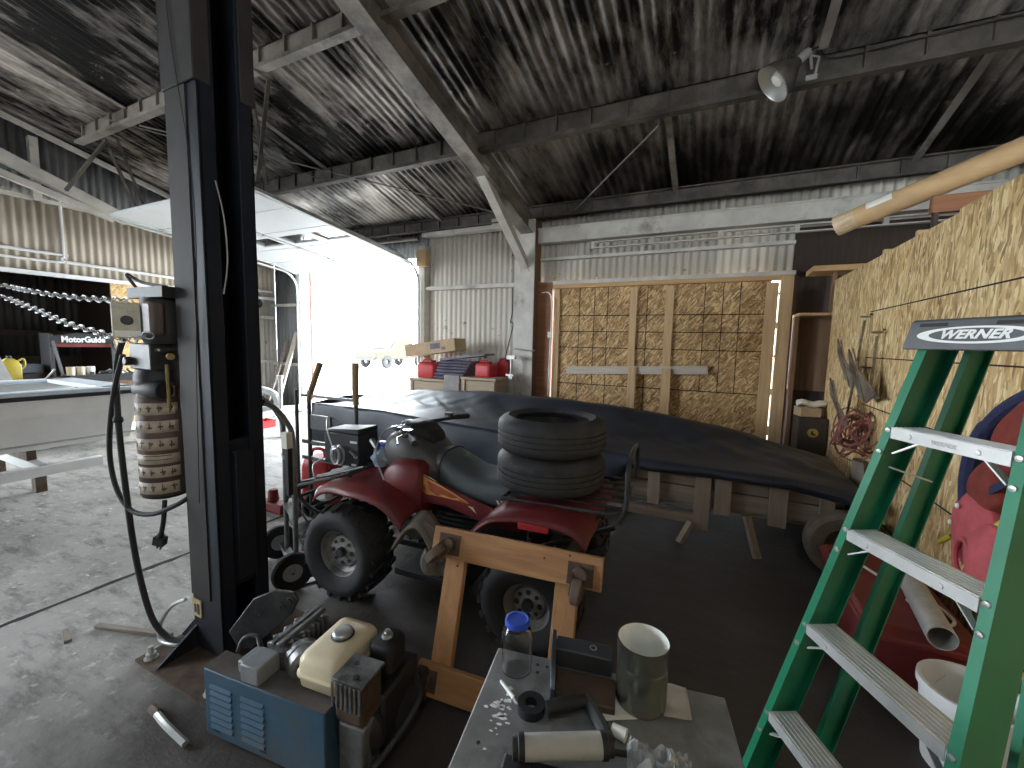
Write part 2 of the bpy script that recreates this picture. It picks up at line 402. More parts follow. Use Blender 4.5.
WL = .1
def corr_sheet(name, mater, axis, a0, a1, z0, z1, at, amp=.016, step=WL / 8, ridge=0):
    """vertical corrugated wall: axis 'x' runs along X at Y=at, axis 'y' runs along Y at X=at; z1 may be a function"""
    mb = MB(); n = int((a1 - a0) / step)
    vs = []; fs = []
    for i in range(n + 1):
        a = a0 + (a1 - a0) * i / n; o = amp * math.cos(2 * math.pi * a / WL)
        top = z1(a) if callable(z1) else z1
        for z in (z0, top): vs.append((a, at + o, z) if axis == 'x' else (at + o, a, z))
    for i in range(n): fs.append((2 * i, 2 * i + 1, 2 * i + 3, 2 * i + 2))
    mb.add(vs, fs)
    return struct(mb.build(name, mater, smooth=60, solid=.0015))
corr_sheet('wall_back', wall_m, 'x', -4.72, -2.7, 0, 3.66, YB)
corr_sheet('wall_back_upper', wall_m, 'x', -2.7, .86, 2.5, 3.66, YB)
corr_sheet('wall_back_left', gable_m, 'x', -9.0, -8.02, 0, 3.66, YB)
corr_sheet('wall_back_header', gable_m, 'x', -8.02, -4.72, 3.12, 3.66, YB)
mb = MB()
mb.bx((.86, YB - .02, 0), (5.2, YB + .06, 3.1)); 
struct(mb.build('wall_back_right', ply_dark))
corr_sheet('wall_back_right_upper', wall_m, 'x', .86, 5.2, 3.1, 3.66, YB)
corr_sheet('wall_left_upper', wallL_m, 'y', .9, 6.3, 2.47, 3.53, XL)
corr_sheet('wall_left_gable', gable_m, 'y', .9, 6.3, 3.53, lambda y: zroof(y) - .01, XL - .04)
corr_sheet('wall_left_front', gable_m, 'y', YF, .9, 3.55, lambda y: zroof(y) - .01, XL - .04)  # open below: side door, added unseen for its daylight
corr_sheet('wall_left_front_post', wallL_m, 'y', .9, 1.5, 0, 2.47, XL)
corr_sheet('wall_left_rear', wall_m, 'y', 4.4, 6.3, 0, 2.47, XL)
corr_sheet('wall_left_corner', gable_m, 'y', YF, -3.7, 0, 3.55, XL)
mb = MB(); mb.bx((XL - .03, 3.42, .1), (XL + .01, 4.4, 2.44)); mb.bx((XL + .01, 3.42, 1.2), (XL + .016, 4.4, 1.212), 1); mb.bx((XL + .01, 3.42, 1.62), (XL + .016, 4.4, 1.632), 1); mb.bx((XL + .01, 3.9, .1), (XL + .016, 3.912, 2.44), 1)
struct(mb.build('wall_left_panel', [osb_left, black_gap]))
# alcove behind the left wall
corr_sheet('wall_alcove', dark_sheet_m, 'y', .8, 3.9, 1.2, 3.0, -10.5)
mb = MB(); mb.bx((-10.6, .8, 0), (-10.45, 3.9, 1.2)); mb.bx((-10.6, .7, 0), (XL - .05, .9, 3)); mb.bx((-10.6, 3.5, 0), (XL - .05, 3.6, 3)); mb.bx((-10.7, .7, 3), (XL - .03, 3.7, 3.1))
for y in (1.0, 1.75, 2.4, 3.1): mb.bx((-10.45, y, 0), (-10.4, y + .09, 3.0))
mb.bx((-10.45, .9, 1.55), (-10.38, 3.5, 1.64))
struct(mb.build('wall_alcove_frame', ply_dark))
# right partition of strand board, lower than the roof
mb = MB()
mb.bx((1.2, 2.0, 0), (1.222, 3.22, 2.40)); mb.bx((1.2, 3.222, 0), (1.222, 4.44, 2.38)); mb.bx((1.2, 4.442, 0), (1.222, 5.78, 2.38)); mb.bx((1.2, YF, 0), (1.222, 1.998, 2.36))
for z in (1.93, 1.545, 1.15, .75, .35): mb.bx((1.197, YF, z), (1.2, 4.5, z + .008), 1)
struct(mb.build('wall_right', [osb_wall, black_gap], smooth=0))
mb = MB()
for y in (2.0, 2.61, 3.22, 3.83, 4.44, 5.05, 5.7): mb.bx((1.222, y - .02, 0), (1.31, y + .02, 2.36 + (.07 if y in (4.44, 3.83) else 0)))
mb.bx((1.222, YF, 2.32), (1.31, 5.78, 2.36)); 
struct(mb.build('trim_1', pine, smooth=0))
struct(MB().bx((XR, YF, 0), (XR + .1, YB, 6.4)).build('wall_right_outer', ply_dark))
# front wall behind the camera
mb = MB()
mb.bx((-9.1, YF - .1, 0), (1.7, YF, 6.45)); mb.bx((4.7, YF - .1, 0), (XR, YF, 6.45)); mb.bx((1.7, YF - .1, 3.5), (4.7, YF, 6.45))  # doorway of the right bay, added unseen for its daylight
struct(mb.build('wall_front', gable_m))

# roof: corrugated sheets, ribs down the slope
def roof_part(mb, x0, x1, ys):
    n = int((x1 - x0) / (WL / 8)); vs = []; fs = []
    for i in range(n + 1):
        x = x0 + (x1 - x0) * i / n; o = .013 * math.cos(2 * math.pi * x / WL)
        if (x % .61) < .06: o -= .012 * math.sin(math.pi * (x % .61) / .06)
        for y in ys: vs.append((x, y, zroof(y) + o))
    q = len(ys)
    for i in range(n):
        for j in range(q - 1): fs.append((q * i + j, q * i + j + 1, q * i + j + q + 1, q * i + j + q))
    mb.add(vs, fs)
mb = MB()       # the sheets leave an unseen skylight gap behind the camera, added for its light
roof_part(mb, -9.1, XR + .1, (-1.35, 1.9, 4.5, 6.42)); roof_part(mb, -9.1, XR + .1, (YF - .2, -2.15)); roof_part(mb, -9.1, -.2, (-2.15, -1.35)); roof_part(mb, .4, XR + .1, (-2.15, -1.35))
struct(mb.build('ceiling', roof_m, smooth=60, solid=.002))
tn = [1]
def trim(mb, mater, bev=0, smooth=35):
    tn[0] += 1; return struct(mb.build('trim_%d' % tn[0], mater, bev=bev, smooth=smooth))
# purlins (channel sections along the building) with their clips
for y in (-3.2, 0.0, 1.35, 2.9, 4.5):
    z = zroof(y) - .02; mb = MB(); XLp = -8.15 if y == 2.9 else -9.0
    mb.bx((XLp, y, z - .25), (XR, y + .012, z)); mb.bx((XLp, y - .08, z - .25), (XR, y, z - .238)); mb.bx((XLp, y, z - .012), (XR, y + .075, z)); mb.bx((XLp, y - .08, z - .238), (XR, y - .07, z - .21))
    x = XLp + .1
    while x < XR: mb.bx((x, y - .03, z - .24), (x + .02, y, z - .01)); x += .38
    trim(mb, rafter_m if y == 2.9 else steel_sooty, smooth=0)
# eave strut
z = zroof(6.1); mb = MB(); mb.bx((-9, 6.08, z - .2), (XR, 6.1, z - .02)); mb.bx((-9, 6.02, z - .2), (XR, 6.1, z - .185)); mb.bx((-9, 6.02, z - .03), (XR, 6.1, z - .015))
x = -8.9
while x < XR: mb.bx((x, 6.05, z - .19), (x + .02, 6.08, z - .03)); x += .38
trim(mb, steel_sooty, smooth=0)
# rafters under the purlins
def rafter(x, y0, y1, mater, w=.17, d=.30, drop=.23):
    mb = MB()
    for (ya, yb) in ((y0, y1),):
        za, zb = zroof(ya) - drop, zroof(yb) - drop
        for dz, ww, hh in ((-.008, w, .016), (-d, w, .016)):
            mb.beam((x, ya, za + dz), (x, yb, zb + dz), ww, hh)
        mb.beam((x, ya, za - d / 2), (x, yb, zb - d / 2), .05, d)
    return trim(mb, mater, smooth=0)
rafter(-2.64, YF, 6.2, rafter_m, .19, .26, .2)
for ya, za, yb, zb, ww, hh in ((.9, 4.50, 3.62, 3.47, .10, .16), (.9, 4.10, 3.45, 3.44, .07, .09)):
    mb = MB(); mb.beam((-8.8, ya, za), (-8.8, yb, zb), ww, hh); trim(mb, steel_grey, smooth=0)
mb = MB(); mb.beam((-8.95, .9, zroof(.9) - .07), (-8.95, 6.1, zroof(6.1) - .07), .08, .06); trim(mb, steel_grey, smooth=0)
rafter(3.4, YF, 6.2, steel_sooty)
# flat strips under the sheets
for x, y0, y1 in ((1.86, 4.55, 6.1), (-.55, 4.55, 6.1), (.68, 2.95, 4.4), (-4.3, 4.5, 6.1), (-5.2, 2.9, 4.5), (-6.9, 1.4, 2.9), (2.9, 2.9, 4.5)):
    mb = MB(); mb.beam((x, y0, zroof(y0) - .05), (x, y1, zroof(y1) - .05), .07, .012); trim(mb, rafter_m, smooth=0)
sooty_rod = mat('sooty_rod', (.22, .21, .20), .5, .3, .3)
# bracing rods and a conduit
for p, q, r in (((-1.9, 6.0, 3.55), (-.6, 4.55, 3.8), .011), ((-2.75, 5.9, 3.5), (-6.6, 2.9, 4.2), .010), ((-8.7, 6, 3.5), (-5.0, 2.9, 4.2), .010), ((-8.6, 1.4, 4.65), (-5.2, 4.5, 3.9), .008), ((-4.6, 1.4, 4.6), (-4.2, 2.95, 4.2), .012)):
    mb = MB(); mb.cyl(p, q, r, n=8); trim(mb, sooty_rod)
# hangers of the overhead door
for p, q in (((-8.3, 2.75, 3.6), (-7.5, 2.92, 4.2)), ((-7.4, 3.15, 3.4), (-7.6, 2.95, 4.2)), ((-7.2, 3.15, 3.4), (-7.3, 2.95, 4.2)), ((-4.72, 3.25, 3.35), (-4.5, 2.95, 4.2)), ((-4.74, 3.15, 3.35), (-4.2, 2.95, 4.2))):
    mb = MB(); mb.beam(p, q, .035, .035); trim(mb, steel_sooty, smooth=0)
# back pillar with knee brace and bolted plate
mb = MB()
mb.bx((-2.83, 5.96, 0), (-2.5, 5.985, 3.48)); mb.bx((-2.69, 5.98, 0), (-2.65, 6.22, 3.48)); mb.bx((-2.83, 6.22, 0), (-2.5, 6.24, 3.48))
mb.bx((-2.515, 5.98, 0), (-2.5, 6.22, 3.48), 1)
for dx in (-.07, .07):
    for dz in (0, .07): mb.cyl((-2.665 + dx, 5.96, 2.72 + dz), (-2.665 + dx, 5.945, 2.72 + dz), .016, n=8)
trim(mb, [steel_grey, ply_mid], smooth=0)
mb = MB(); mb.beam((-2.66, 4.6, 3.66), (-2.66, 6.0, 2.78), .12, .10); mb.box((-2.66, 4.55, 3.70), (.18, .16, .05)); trim(mb, steel_grey, smooth=0)
# girts and rails along the back wall
mb = MB(); mb.bx((-4.72, 6.18, 2.52), (-2.8, 6.29, 2.58)); trim(mb, steel_grey)
mb = MB(); mb.bx((-2.5, 6.08, 3.14), (3.5, 6.24, 3.36)); mb.bx((-2.5, 6.06, 3.34), (3.5, 6.24, 3.36)); trim(mb, steel_grey)
mb = MB(); mb.bx((-1.65, 6.02, 3.07), (3.5, 6.08, 3.085)); mb.bx((-1.65, 6.02, 2.99), (3.5, 6.08, 3.005))
x = -1.65
while x < 3.4: mb.bx((x, 6.02, 3.0), (x + .05, 6.06, 3.08)); x += .82
trim(mb, steel_grey)
mb = MB(); mb.bx((-2.5, 6.2, 2.90), (.86, 6.28, 2.94)); trim(mb, steel_grey)
mb = MB(); mb.bx((-2.5, 6.16, 2.52), (.88, 6.28, 2.57))
for k in range(6): mb.bx((-2.1 + k * .5, 6.15, 2.57), (-2.06 + k * .5, 6.2, 2.60))
trim(mb, steel_grey)
mb = MB(); mb.bx((-4.72, 6.1, 3.44), (-2.8, 6.26, 3.5)); mb.bx((-3.3, 6.05, 3.42), (-3.1, 6.12, 3.58)); trim(mb, steel_grey)
# left wall girts, conduit pipe
mb = MB(); mb.bx((XL, .9, 3.50), (XL + .08, 6.25, 3.55)); trim(mb, steel_grey)
mb = MB(); mb.bx((XL, .9, 2.44), (XL + .07, 6.25, 2.50)); trim(mb, white_paint)
mb = MB(); mb.tube(spline([(XL + .05, .9, 2.78), (XL + .05, 2.75, 2.78), (XL + .05, 2.88, 2.78)], 4), .022, 8)
mb.tube(spline([(XL + .06, .9, 2.66), (XL + .06, 2.7, 2.66), (XL + .06, 2.85, 2.72), (XL + .06, 2.88, 2.9), (XL + .06, 2.88, 3.9)], 6), .018, 8)
mb.tube([(XL + .05, 2.9, 2.68), (XL + .05, 6.2, 2.62)], .025, 8)
trim(mb, white_paint)
for y in (2.6, 4.45, 5.55):
    mb = MB(); mb.bx((XL + .01, y, 0 if y > 4 else 3.5), (XL + .11, y + .09, 3.6 if y > 4 else zroof(y) - .2)); trim(mb, steel_grey)
mb = MB(); mb.bx((XL, 4.5, 2.02), (XL + .06, 6.25, 2.08)); mb.bx((XL, 4.5, 1.05), (XL + .06, 6.25, 1.11)); mb.bx((-9, 6.2, 2.3), (-8.05, 6.26, 2.36)); mb.bx((-9, 6.2, 1.0), (-8.05, 6.26, 1.06)); trim(mb, steel_grey)
# garage door opening: jambs and tracks
mb = MB(); mb.bx((-8.05, 6.12, 0), (-7.93, 6.4, 3.2)); trim(mb, white_paint)
mb = MB(); mb.bx((-7.93, 6.36, 0), (-7.88, 6.46, 3.2)); trim(mb, mat('faded_pink_paint', (.62, .36, .32), .7))
mb = MB(); mb.bx((-4.84, 6.14, 0), (-4.70, 6.42, 3.3)); trim(mb, steel_grey)
mb = MB(); mb.bx((-4.80, 6.04, 2.92), (-4.60, 6.14, 3.2)); trim(mb, pine)
def track(x):
    mb = MB()
    pts = [(x, 6.08, .05), (x, 6.08, 2.62)] + [(x, 6.08 - .36 * (1 - math.cos(t)), 2.62 + .36 * math.sin(t)) for t in (.3, .6, .9, 1.2, 1.5)] + [(x, 3.1, 3.28)]
    mb.tube(pts, .022, 6); trim(mb, galv)
track(-7.97); track(-4.78)
# raised sectional door
d1 = struct(thing('door_1', '', '')); del d1['label'], d1['category']
def door_section(y0, z0, y1, z1, win=False):
    p, q = Vector((0, y0, z0)), Vector((0, y1, z1)); d = (q - p); L = d.length; d.normalize(); n = Vector((0, -d.z, d.y))
    mb = MB(); x0, x1 = -7.92, -4.84
    def slab(xa, xb, a, b, t=.04, m=0, off=0):
        poly = [p + d * a + n * off, p + d * b + n * off, p + d * b + n * (off - t), p + d * a + n * (off - t)]
        mb.prism([v + Vector((xa, 0, 0)) for v in poly], (xb - xa, 0, 0), m)
    xs = [-7.72, -6.97, -6.22, -5.47]; wa, wb = .16, L - .14
    if not win: slab(x0, x1, .006, L - .006)
    else:
        slab(x0, x1, .006, wa); slab(x0, x1, wb, L - .006); prev = x0
        for x in xs: slab(prev, x, wa, wb); prev = x + .56
        slab(prev, x1, wa, wb)
    for xx in (x0 + .02, -6.38, x1 - .08): slab(xx, xx + .06, .02, L - .02, .02, 0, -.04)     # stiles
    o = mb.build('door_panel', door_white, d1, bev=.004)
    if win:
        g = MB(); mb = g
        for x in xs:
            slab(x - .005, x + .565, wa, wb, .006, 0, -.015)
        g.build('door_glazing', glass_m, d1)
Ys = [3.05, 3.66, 4.27, 4.88, 5.49]; Zs = [3.34, 3.285, 3.225, 3.165, 3.105]
for k in range(4): door_section(Ys[k], Zs[k], Ys[k + 1], Zs[k + 1], k == 2)
door_section(5.49, 3.105, 6.02, 2.98)
mb = MB()
for k in range(1, 5):
    for x in (-7.86, -6.38, -4.9): mb.box((x, Ys[k], Zs[k] - .055), (.07, .09, .02)); mb.cyl((x - .04, Ys[k], Zs[k] - .06), (x + .04, Ys[k], Zs[k] - .06), .012, n=8)
mb.build('door_hinge', galv, d1)
mb = MB(); mb.cyl((-7.9, 6.1, 3.42), (-4.8, 6.1, 3.42), .03); trim(mb, steel_sooty)

# boarded-up opening
d2 = struct(thing('door_2', '', '')); del d2['label'], d2['category']
mb = MB(); mb.bx((-2.24, 6.22, .05), (.64, 6.25, 2.5))
for z in (2.04, 1.80, 1.56, 1.0): mb.bx((-2.2, 6.217, z), (.6, 6.22, z + .012), 1)
for x, za in ((-1.85, .05), (-1.62, 1.0), (-1.42, .05), (-.86, .05), (-.12, 1.0), (.1, 1.0), (.3, 1.0)): mb.bx((x, 6.217, za), (x + .009, 6.22, 2.5), 1)
mb.build('board_panel', [osb_door, black_gap], d2, smooth=0)
for (a, b, c, d, dep) in ((-2.25, -2.15, .05, 2.45, .0), (-1.09, -.99, 1.25, 2.44, .0), (-.61, -.50, 1.25, 2.44, .0), (.585, .720, .05, 2.44, 0), (-1.06, -.95, .05, 1.3, .075), (-.60, -.48, .05, 1.3, .075)):
    m_ = MB(); m_.bx((a, 6.18 - dep, c), (b, 6.215 - dep if dep else 6.217, d)); m_.build('stud', pine if not dep else pine, d2, bev=.003)
m_ = MB(); m_.bx((.73, 6.1, 0), (.86, 6.26, 2.5)); m_.build('door_post', pine, d2, bev=.003)
for za, zb in ((.5, .62), (1.02, 1.10), (1.5, 1.53), (1.86, 1.94), (2.28, 2.31)): MB().bx((.716, 6.15, za), (.734, 6.2, zb)).build('light_gap_block', pine, d2)  # small blocks added to break up the bright line through the gap
m_ = MB(); m_.bx((-2.52, 6.14, 0), (-2.272, 6.26, 2.55)); m_.build('door_post', pine_red, d2, bev=.003)
m_ = MB(); m_.bx((-2.3, 6.16, 2.46), (.86, 6.26, 2.52)); m_.build('door_header', pine_x, d2, bev=.003)
m_ = MB(); m_.beam((-2.0, 6.165, 1.21), (-.02, 6.165, 1.30), .03, .115, UP); m_.build('cross_board', pine_pale, d2, bev=.003)

# ================================================================== SHELVING CORNER beyond the partition (back right)
t = thing('wall_shelf', 'brown wooden shelving in the dark corner past the strand board wall', 'shelf', (1.0, 6.1, 0))
MB().bx((.9, 5.85, 2.0), (1.32, 6.27, 2.03)).build('shelf_board', pine, t)
MB().bx((1.0, 5.85, 2.5), (1.75, 6.27, 2.56)).build('shelf_board', pine_x, t)
MB().bx((.9, 6.2, 1.1), (1.6, 6.26, 2.0)).build('back_panel', ply_mid, t)
MB().bx((1.22, 6.0, 2.03), (1.26, 6.06, 2.5)).build('upright', ply_mid, t)
MB().bx((.9, 6.05, .0), (.94, 6.2, 2.0)).build('upright', ply_mid, t)
MB().bx((1.30, 5.86, .0), (1.34, 6.0, 2.0)).build('upright', ply_mid, t)

# ================================================================== VEHICLE LIFT COLUMN
t = thing('vehicle_lift_column', 'tall dark blue steel lift column with a pump unit on its left side', 'lift', (-2.2, 1.25, 0))
x0, x1, y0, y1 = -2.31, -2.065, 1.12, 1.36
def channel(mb, x0, x1, y0, y1, z0, z1, th=.012, lip=.07):
    """C section open toward +X"""
    mb.bx((x0, y0, z0), (x0 + th, y1, z1)); mb.bx((x0, y0, z0), (x1, y0 + th, z1)); mb.bx((x0, y1 - th, z0), (x1, y1, z1))
    mb.bx((x1 - th, y0, z0), (x1, y0 + lip, z1)); mb.bx((x1 - th, y1 - lip, z0), (x1, y1, z1))
mb = MB(); channel(mb, x0, x1, y0, y1, .012, 3.62); mb.build('column', lift_blue, t, bev=.004)
mb = MB(); channel(mb, x0 - .014, x1 + .004, y0 - .014, y1 + .014, 2.70, 4.75); mb.build('column_extension', lift_brown, t, bev=.004)
mb = MB(); mb.bx((x0 + .002, y0 - .006, .3), (x0 + .16, y0 - .0005, 2.70)); mb.build('cover_strip', lift_brown, t)
mb = MB(); mb.bx((x0 + .03, y0 + .03, .35), (x1 - .02, y1 - .03, 1.1)); mb.bx((x1 - .02, y0 + .075, .4), (x1 + .03, y1 - .075, 1.05)); mb.build('carriage', lift_blue, t, bev=.006)
mb = MB(); mb.bx((-2.46, .93, 0), (-1.86, 1.55, .014)); mb.build('base_plate', rusty, t)
for sx, yy in ((-2.36, 1.13), (-2.36, 1.33)):
    MB().prism([(sx + .05, yy, .014), (sx - .1, yy, .014), (sx + .05, yy, .16)], (0, .012, 0)).build('gusset', lift_blue, t)
MB().prism([(-2.3, .94, .014), (-2.3, 1.12, .014), (-2.3, 1.12, .13)], (.014, 0, 0)).build('gusset', lift_blue, t)
for p in ((-2.40, .97), (-1.92, .98), (-2.42, 1.48), (-1.9, 1.5)):
    m_ = MB(); m_.lathe([(0, .075), (.012, .075), (.012, .04), (.022, .04), (.022, .02), (.03, .02), (.03, .014)], (p[0], p[1], 0), n=10); m_.build('anchor_bolt', galv, t)
# tilted lift arm end with its bolt heads
arm_o = Vector((-1.81, 1.17, .31)); ax_u = Vector((.60, .36, .70)).normalized(); ax_s = Vector((-.5, -.17, .78)).normalized(); ax_s = (ax_s - ax_u * ax_s.dot(ax_u)).normalized(); ax_n = ax_u.cross(ax_s)
if ax_n.y > 0: ax_n = -ax_n
def arm_pt(a, b, c=0): return arm_o + ax_u * a + ax_s * b + ax_n * c
mb = MB(); mb.prism([arm_pt(a, b) for a, b in ((-.17, .06), (-.19, -.02), (-.15, -.07), (.10, -.085), (.165, -.06), (.175, -.02), (.12, .05), (.02, .09))], ax_n * .016)
arm = mb.build('arm_plate', mat('worn_arm_steel', (.10, .10, .105), .45, .4, .4, 12, dirt=((.04, .04, .045), .45)), t, bev=.004)
for a, b in ((.135, -.035), (.08, -.02), (-.01, .03), (-.11, -.03)):
    m_ = MB(); m_.lathe([(.024, .012), (.024, .020), (.013, .021), (.013, .030), (0, .030)], arm_pt(a, b), ax_n, n=12); m_.build('bolt_head', MATS['worn_arm_steel'], arm)
MB().beam(arm_pt(-.10, 0, -.05), (-2.07, 1.24, .12), .08, .05).build('lift_arm', lift_blue, t, bev=.006)
valve_m = mat('dark_valve_casting', (.06, .06, .062), .5, .4, .4, 18)
# pump unit
pc = Vector((-2.555, 1.15, 0))
mb = MB(); mb.lathe([(0, .765), (.085, .765), (.105, .775), (.11, .80), (.11, 1.40), (.10, 1.43), (0, 1.43)], pc, n=36); res = mb.build('oil_reservoir', blk_plastic, t)
lab_m = mat('label_cream', (.52, .45, .36), .6, 0, .25, 30); lab_d = mat('label_brown', (.12, .075, .065), .6, 0, .2, 20)
def label_band(z0, z1, a0, a1, m, r=.1108, name='label_band'):
    mb = MB(); mb.grid(lambda u, v: pc + Vector((math.cos(a0 + (a1 - a0) * u) * r, math.sin(a0 + (a1 - a0) * u) * r, z0 + (z1 - z0) * v)), 12, 1)
    return mb.build(name, m, res, solid=.0006)
label_band(.785, 1.37, -2.3, .40, lab_d, .1104, 'warning_label')
bands = ((1.295, 1.35), (1.205, 1.265), (1.115, 1.175), (1.025, 1.085), (.955, 1.005), (.885, .94), (.80, .86))
for k, (za, zb) in enumerate(bands):
    label_band(za, zb, -2.0 if k else -1.5, .12 if k % 3 else .05, lab_m)
mb = MB()
for k, (za, zb) in enumerate(bands):
    if k in (0, 4): 
        for j in range(2): mb.grid(lambda u, v: pc + Vector((math.cos(-1.3 + 1.1 * u) * .1118, math.sin(-1.3 + 1.1 * u) * .1118, za + .02 + j * .02 + .004 * v)), 8, 1)
        continue
    for j, a in enumerate((-1.85, -1.45, -1.05, -.65, -.28)):      # small pictograms
        rr = random.random
        for (da, dz, wa, hz) in ((0, .03, .20, .009), (.05, .015, .04, .035), (.10, .02, .05, .020)):
            aa = a + da * (.6 + .8 * rr()); zz = za + dz * (.7 + .6 * rr()) * .9
            mb.grid(lambda u, v: pc + Vector((math.cos(aa + wa * u) * .1118, math.sin(aa + wa * u) * .1118, zz + hz * v)), 3, 1)
mb.build('pictogram', lab_d, res, solid=.0004)
mb = MB(); mb.bx((-2.645, 1.06, 1.43), (-2.445, 1.24, 1.56)); mb.cyl((-2.625, 1.03, 1.47), (-2.625, 1.06, 1.47), .022, n=12); mb.bx((-2.665, 1.08, 1.52), (-2.395, 1.24, 1.54)); mb.bx((-2.445, 1.15, 1.35), (-2.30, 1.3, 1.6)); mb.build('valve_block', valve_m, t, bev=.006)
mb = MB(); mb.cyl((-2.405, 1.12, 1.50), (-2.345, 1.10, 1.50), .016, n=10); mb.cyl((-2.385, 1.10, 1.25), (-2.385, 1.10, 1.46), .009, n=8); mb.build('brass_fitting', mat('brass', (.25, .19, .08), .5, .8), t)
mb = MB(); mb.lathe([(0, 0), (.04, .0), (.05, .03), (.05, .16), (.04, .19), (0, .19)], (-2.605, 1.08, 1.33), (1, .1, .0), n=20); mb.build('oil_filter', blk_plastic, t)
mb = MB(); mb.lathe([(0, 1.56), (.09, 1.56), (.098, 1.58), (.098, 1.77), (.085, 1.80), (.0, 1.81)], (-2.475, 1.15, 0), n=28); mo = mb.build('electric_motor', blk_plastic, t)
mb = MB(); mb.box((-2.415, 1.07, 1.68), (.085, .06, .16)); mb.build('capacitor_cover', mat('brown_motor_cover', (.13, .10, .09), .5, 0, .2), mo, bev=.015)
sn = Vector((.78, -.62, 0)); ss = Vector((.62, .78, 0)); sc_ = Vector((-2.575, 1.045, 1.67)); SR = Matrix((ss, -sn, (0, 0, 1))).transposed()
def sbox(mb, a, b, z, da, db, dz, m=0): return mb.box(sc_ + ss * a + sn * b + Vector((0, 0, z)), (da, db, dz), SR, m)
bx_ = sbox(MB(), 0, 0, 0, .125, .07, .17).build('switch_box', mat('ivory_switch_box', (.50, .47, .36), .5, 0, .2, 16, dirt=((.2, .18, .14), .3)), t, bev=.010)
MB().cyl(sc_ + sn * .034, sc_ + sn * .05, .022, n=14).build('push_button', ink_black, bx_)
sbox(MB(), 0, .036, -.065, .10, .004, .03).build('button_plate', paper_m, bx_)
mb = MB(); mb.bx((-2.625, 1.06, 1.78), (-2.305, 1.22, 1.83)); mb.tube(spline([(-2.605, 1.1, 1.82), (-2.665, 1.08, 1.90), (-2.565, 1.1, 1.86), (-2.345, 1.1, 1.83)]), .008, 6); mb.build('motor_cover_cap', blk_plastic, t, bev=.02)
# cords
mb = MB(); mb.tube(spline([(-2.70, 1.07, 1.60), (-2.75, 1.05, 1.45), (-2.75, 1.04, 1.2), (-2.70, 1.03, .85), (-2.64, 1.03, .45), (-2.55, 1.04, .15), (-2.46, 1.07, .035), (-2.36, 1.10, .035), (-2.30, 1.11, .06)], 10), .014, 10)
mb.lathe([(0, -.018), (.018, -.015), (.023, 0), (.018, .015), (0, .018)], (-2.75, 1.04, 1.16), n=12); mb.build('hanging_cord', rubber, t)
mb = MB(); mb.tube(spline([(-2.68, 1.05, 1.50), (-2.76, 1.03, 1.28), (-2.84, 1.03, 1.0), (-2.80, 1.03, .80), (-2.66, 1.03, .70), (-2.5, 1.05, .70), (-2.36, 1.09, .76), (-2.305, 1.125, .80)], 10), .012, 10); mb.build('looped_cord', rubber, t)
mb = MB(); mb.tube(spline([(-2.48, 1.1, .76), (-2.48, 1.09, .66), (-2.51, 1.09, .58)], 6), .011, 10); pcord = mb.build('plug_cord', rubber, t)
d_ = Vector((-.35, 0, -.94)).normalized(); o_ = Vector((-2.51, 1.09, .585))
mb = MB(); mb.cyl(o_, o_ + d_ * .03, .012, .018, n=12); mb.beam(o_ + d_ * .028, o_ + d_ * .075, .05, .036, (.5, -.8, .2))
for a in (-.015, .015): mb.beam(o_ + d_ * .075 + Vector((a, 0, 0)), o_ + d_ * .105 + Vector((a, 0, 0)), .007, .003)
mb.build('plug', blk_plastic, pcord)
mb = MB(); mb.tube(spline([(-2.36, 1.11, .25), (-2.45, 1.09, .2), (-2.52, 1.07, .1), (-2.50, 1.05, .025), (-2.40, 1.06, .022), (-2.35, 1.09, .022)], 8), .009, 8); mb.build('grey_cord', galv, t)
mb = MB(); mb.tube(spline([(-2.06, 1.175, 2.30), (-2.053, 1.20, 2.16), (-2.053, 1.21, 2.0), (-2.055, 1.205, 1.90), (-2.06, 1.19, 1.80)], 8), .0035, 6); mb.build('white_wire', zinc, t)
mb = MB(); mb.tube(spline([(-2.2, 1.10, 3.5), (-2.22, 1.10, 3.0), (-2.1, 1.105, 2.2), (-2.15, 1.105, 1.4), (-2.18, 1.105, .8)], 8), .002, 6); mb.build('control_wire', rubber, t)
mb = MB(); mb.bx((-2.305, 1.1135, .185), (-2.235, 1.119, .275)); st = mb.build('yellow_sticker', mat('sticker_tan', (.55, .43, .22), .6), t)
mb = MB(); mb.bx((-2.29, 1.1125, .205), (-2.272, 1.1135, .25)); mb.bx((-2.265, 1.1125, .20), (-2.245, 1.1135, .255)); mb.build('sticker_print', ink_black, st)

# chains hooked to the switch box, running left
def chain(name, label, pts, L=.078, r=.0034):
    P = spline(pts, 24); acc = [0]
    for i in range(1, len(P)): acc.append(acc[-1] + (P[i] - P[i - 1]).length)
    mb = MB(); s = 0; k = 0; i = 0
    while s < acc[-1] - L:
        while acc[i + 1] < s: i += 1
        tt = (s - acc[i]) / max(acc[i + 1] - acc[i], 1e-6); c = P[i].lerp(P[i + 1], tt); d, a, u = frame(P[i + 1] - P[i])
        side = (a * .8 + u * .6) if k % 2 else (u * .8 - a * .6); ring = []
        for q in range(12):
            an = 2 * math.pi * q / 12; ring.append(c + d * (L * .5 * math.cos(an)) + side * (L * .25 * math.sin(an)))
        mb.tube(ring, r, 6, True); s += L * .86; k += 1
    o = mb.build(name, chrome_dull, origin=pts[0]); return tag(o, label, 'chain', 'steel chains left of the lift column')
chrome_dull = mat('chain_steel', (.45, .45, .45), .5, .7, .2, 20)
chain('steel_chain', 'upper of the two steel chains, hooked beside the ivory switch box', [(-2.57, 1.045, 1.765), (-3.2, 1.08, 1.80), (-3.9, 1.1, 1.86), (-4.7, 1.10, 1.95), (-5.4, .66, 2.05)])
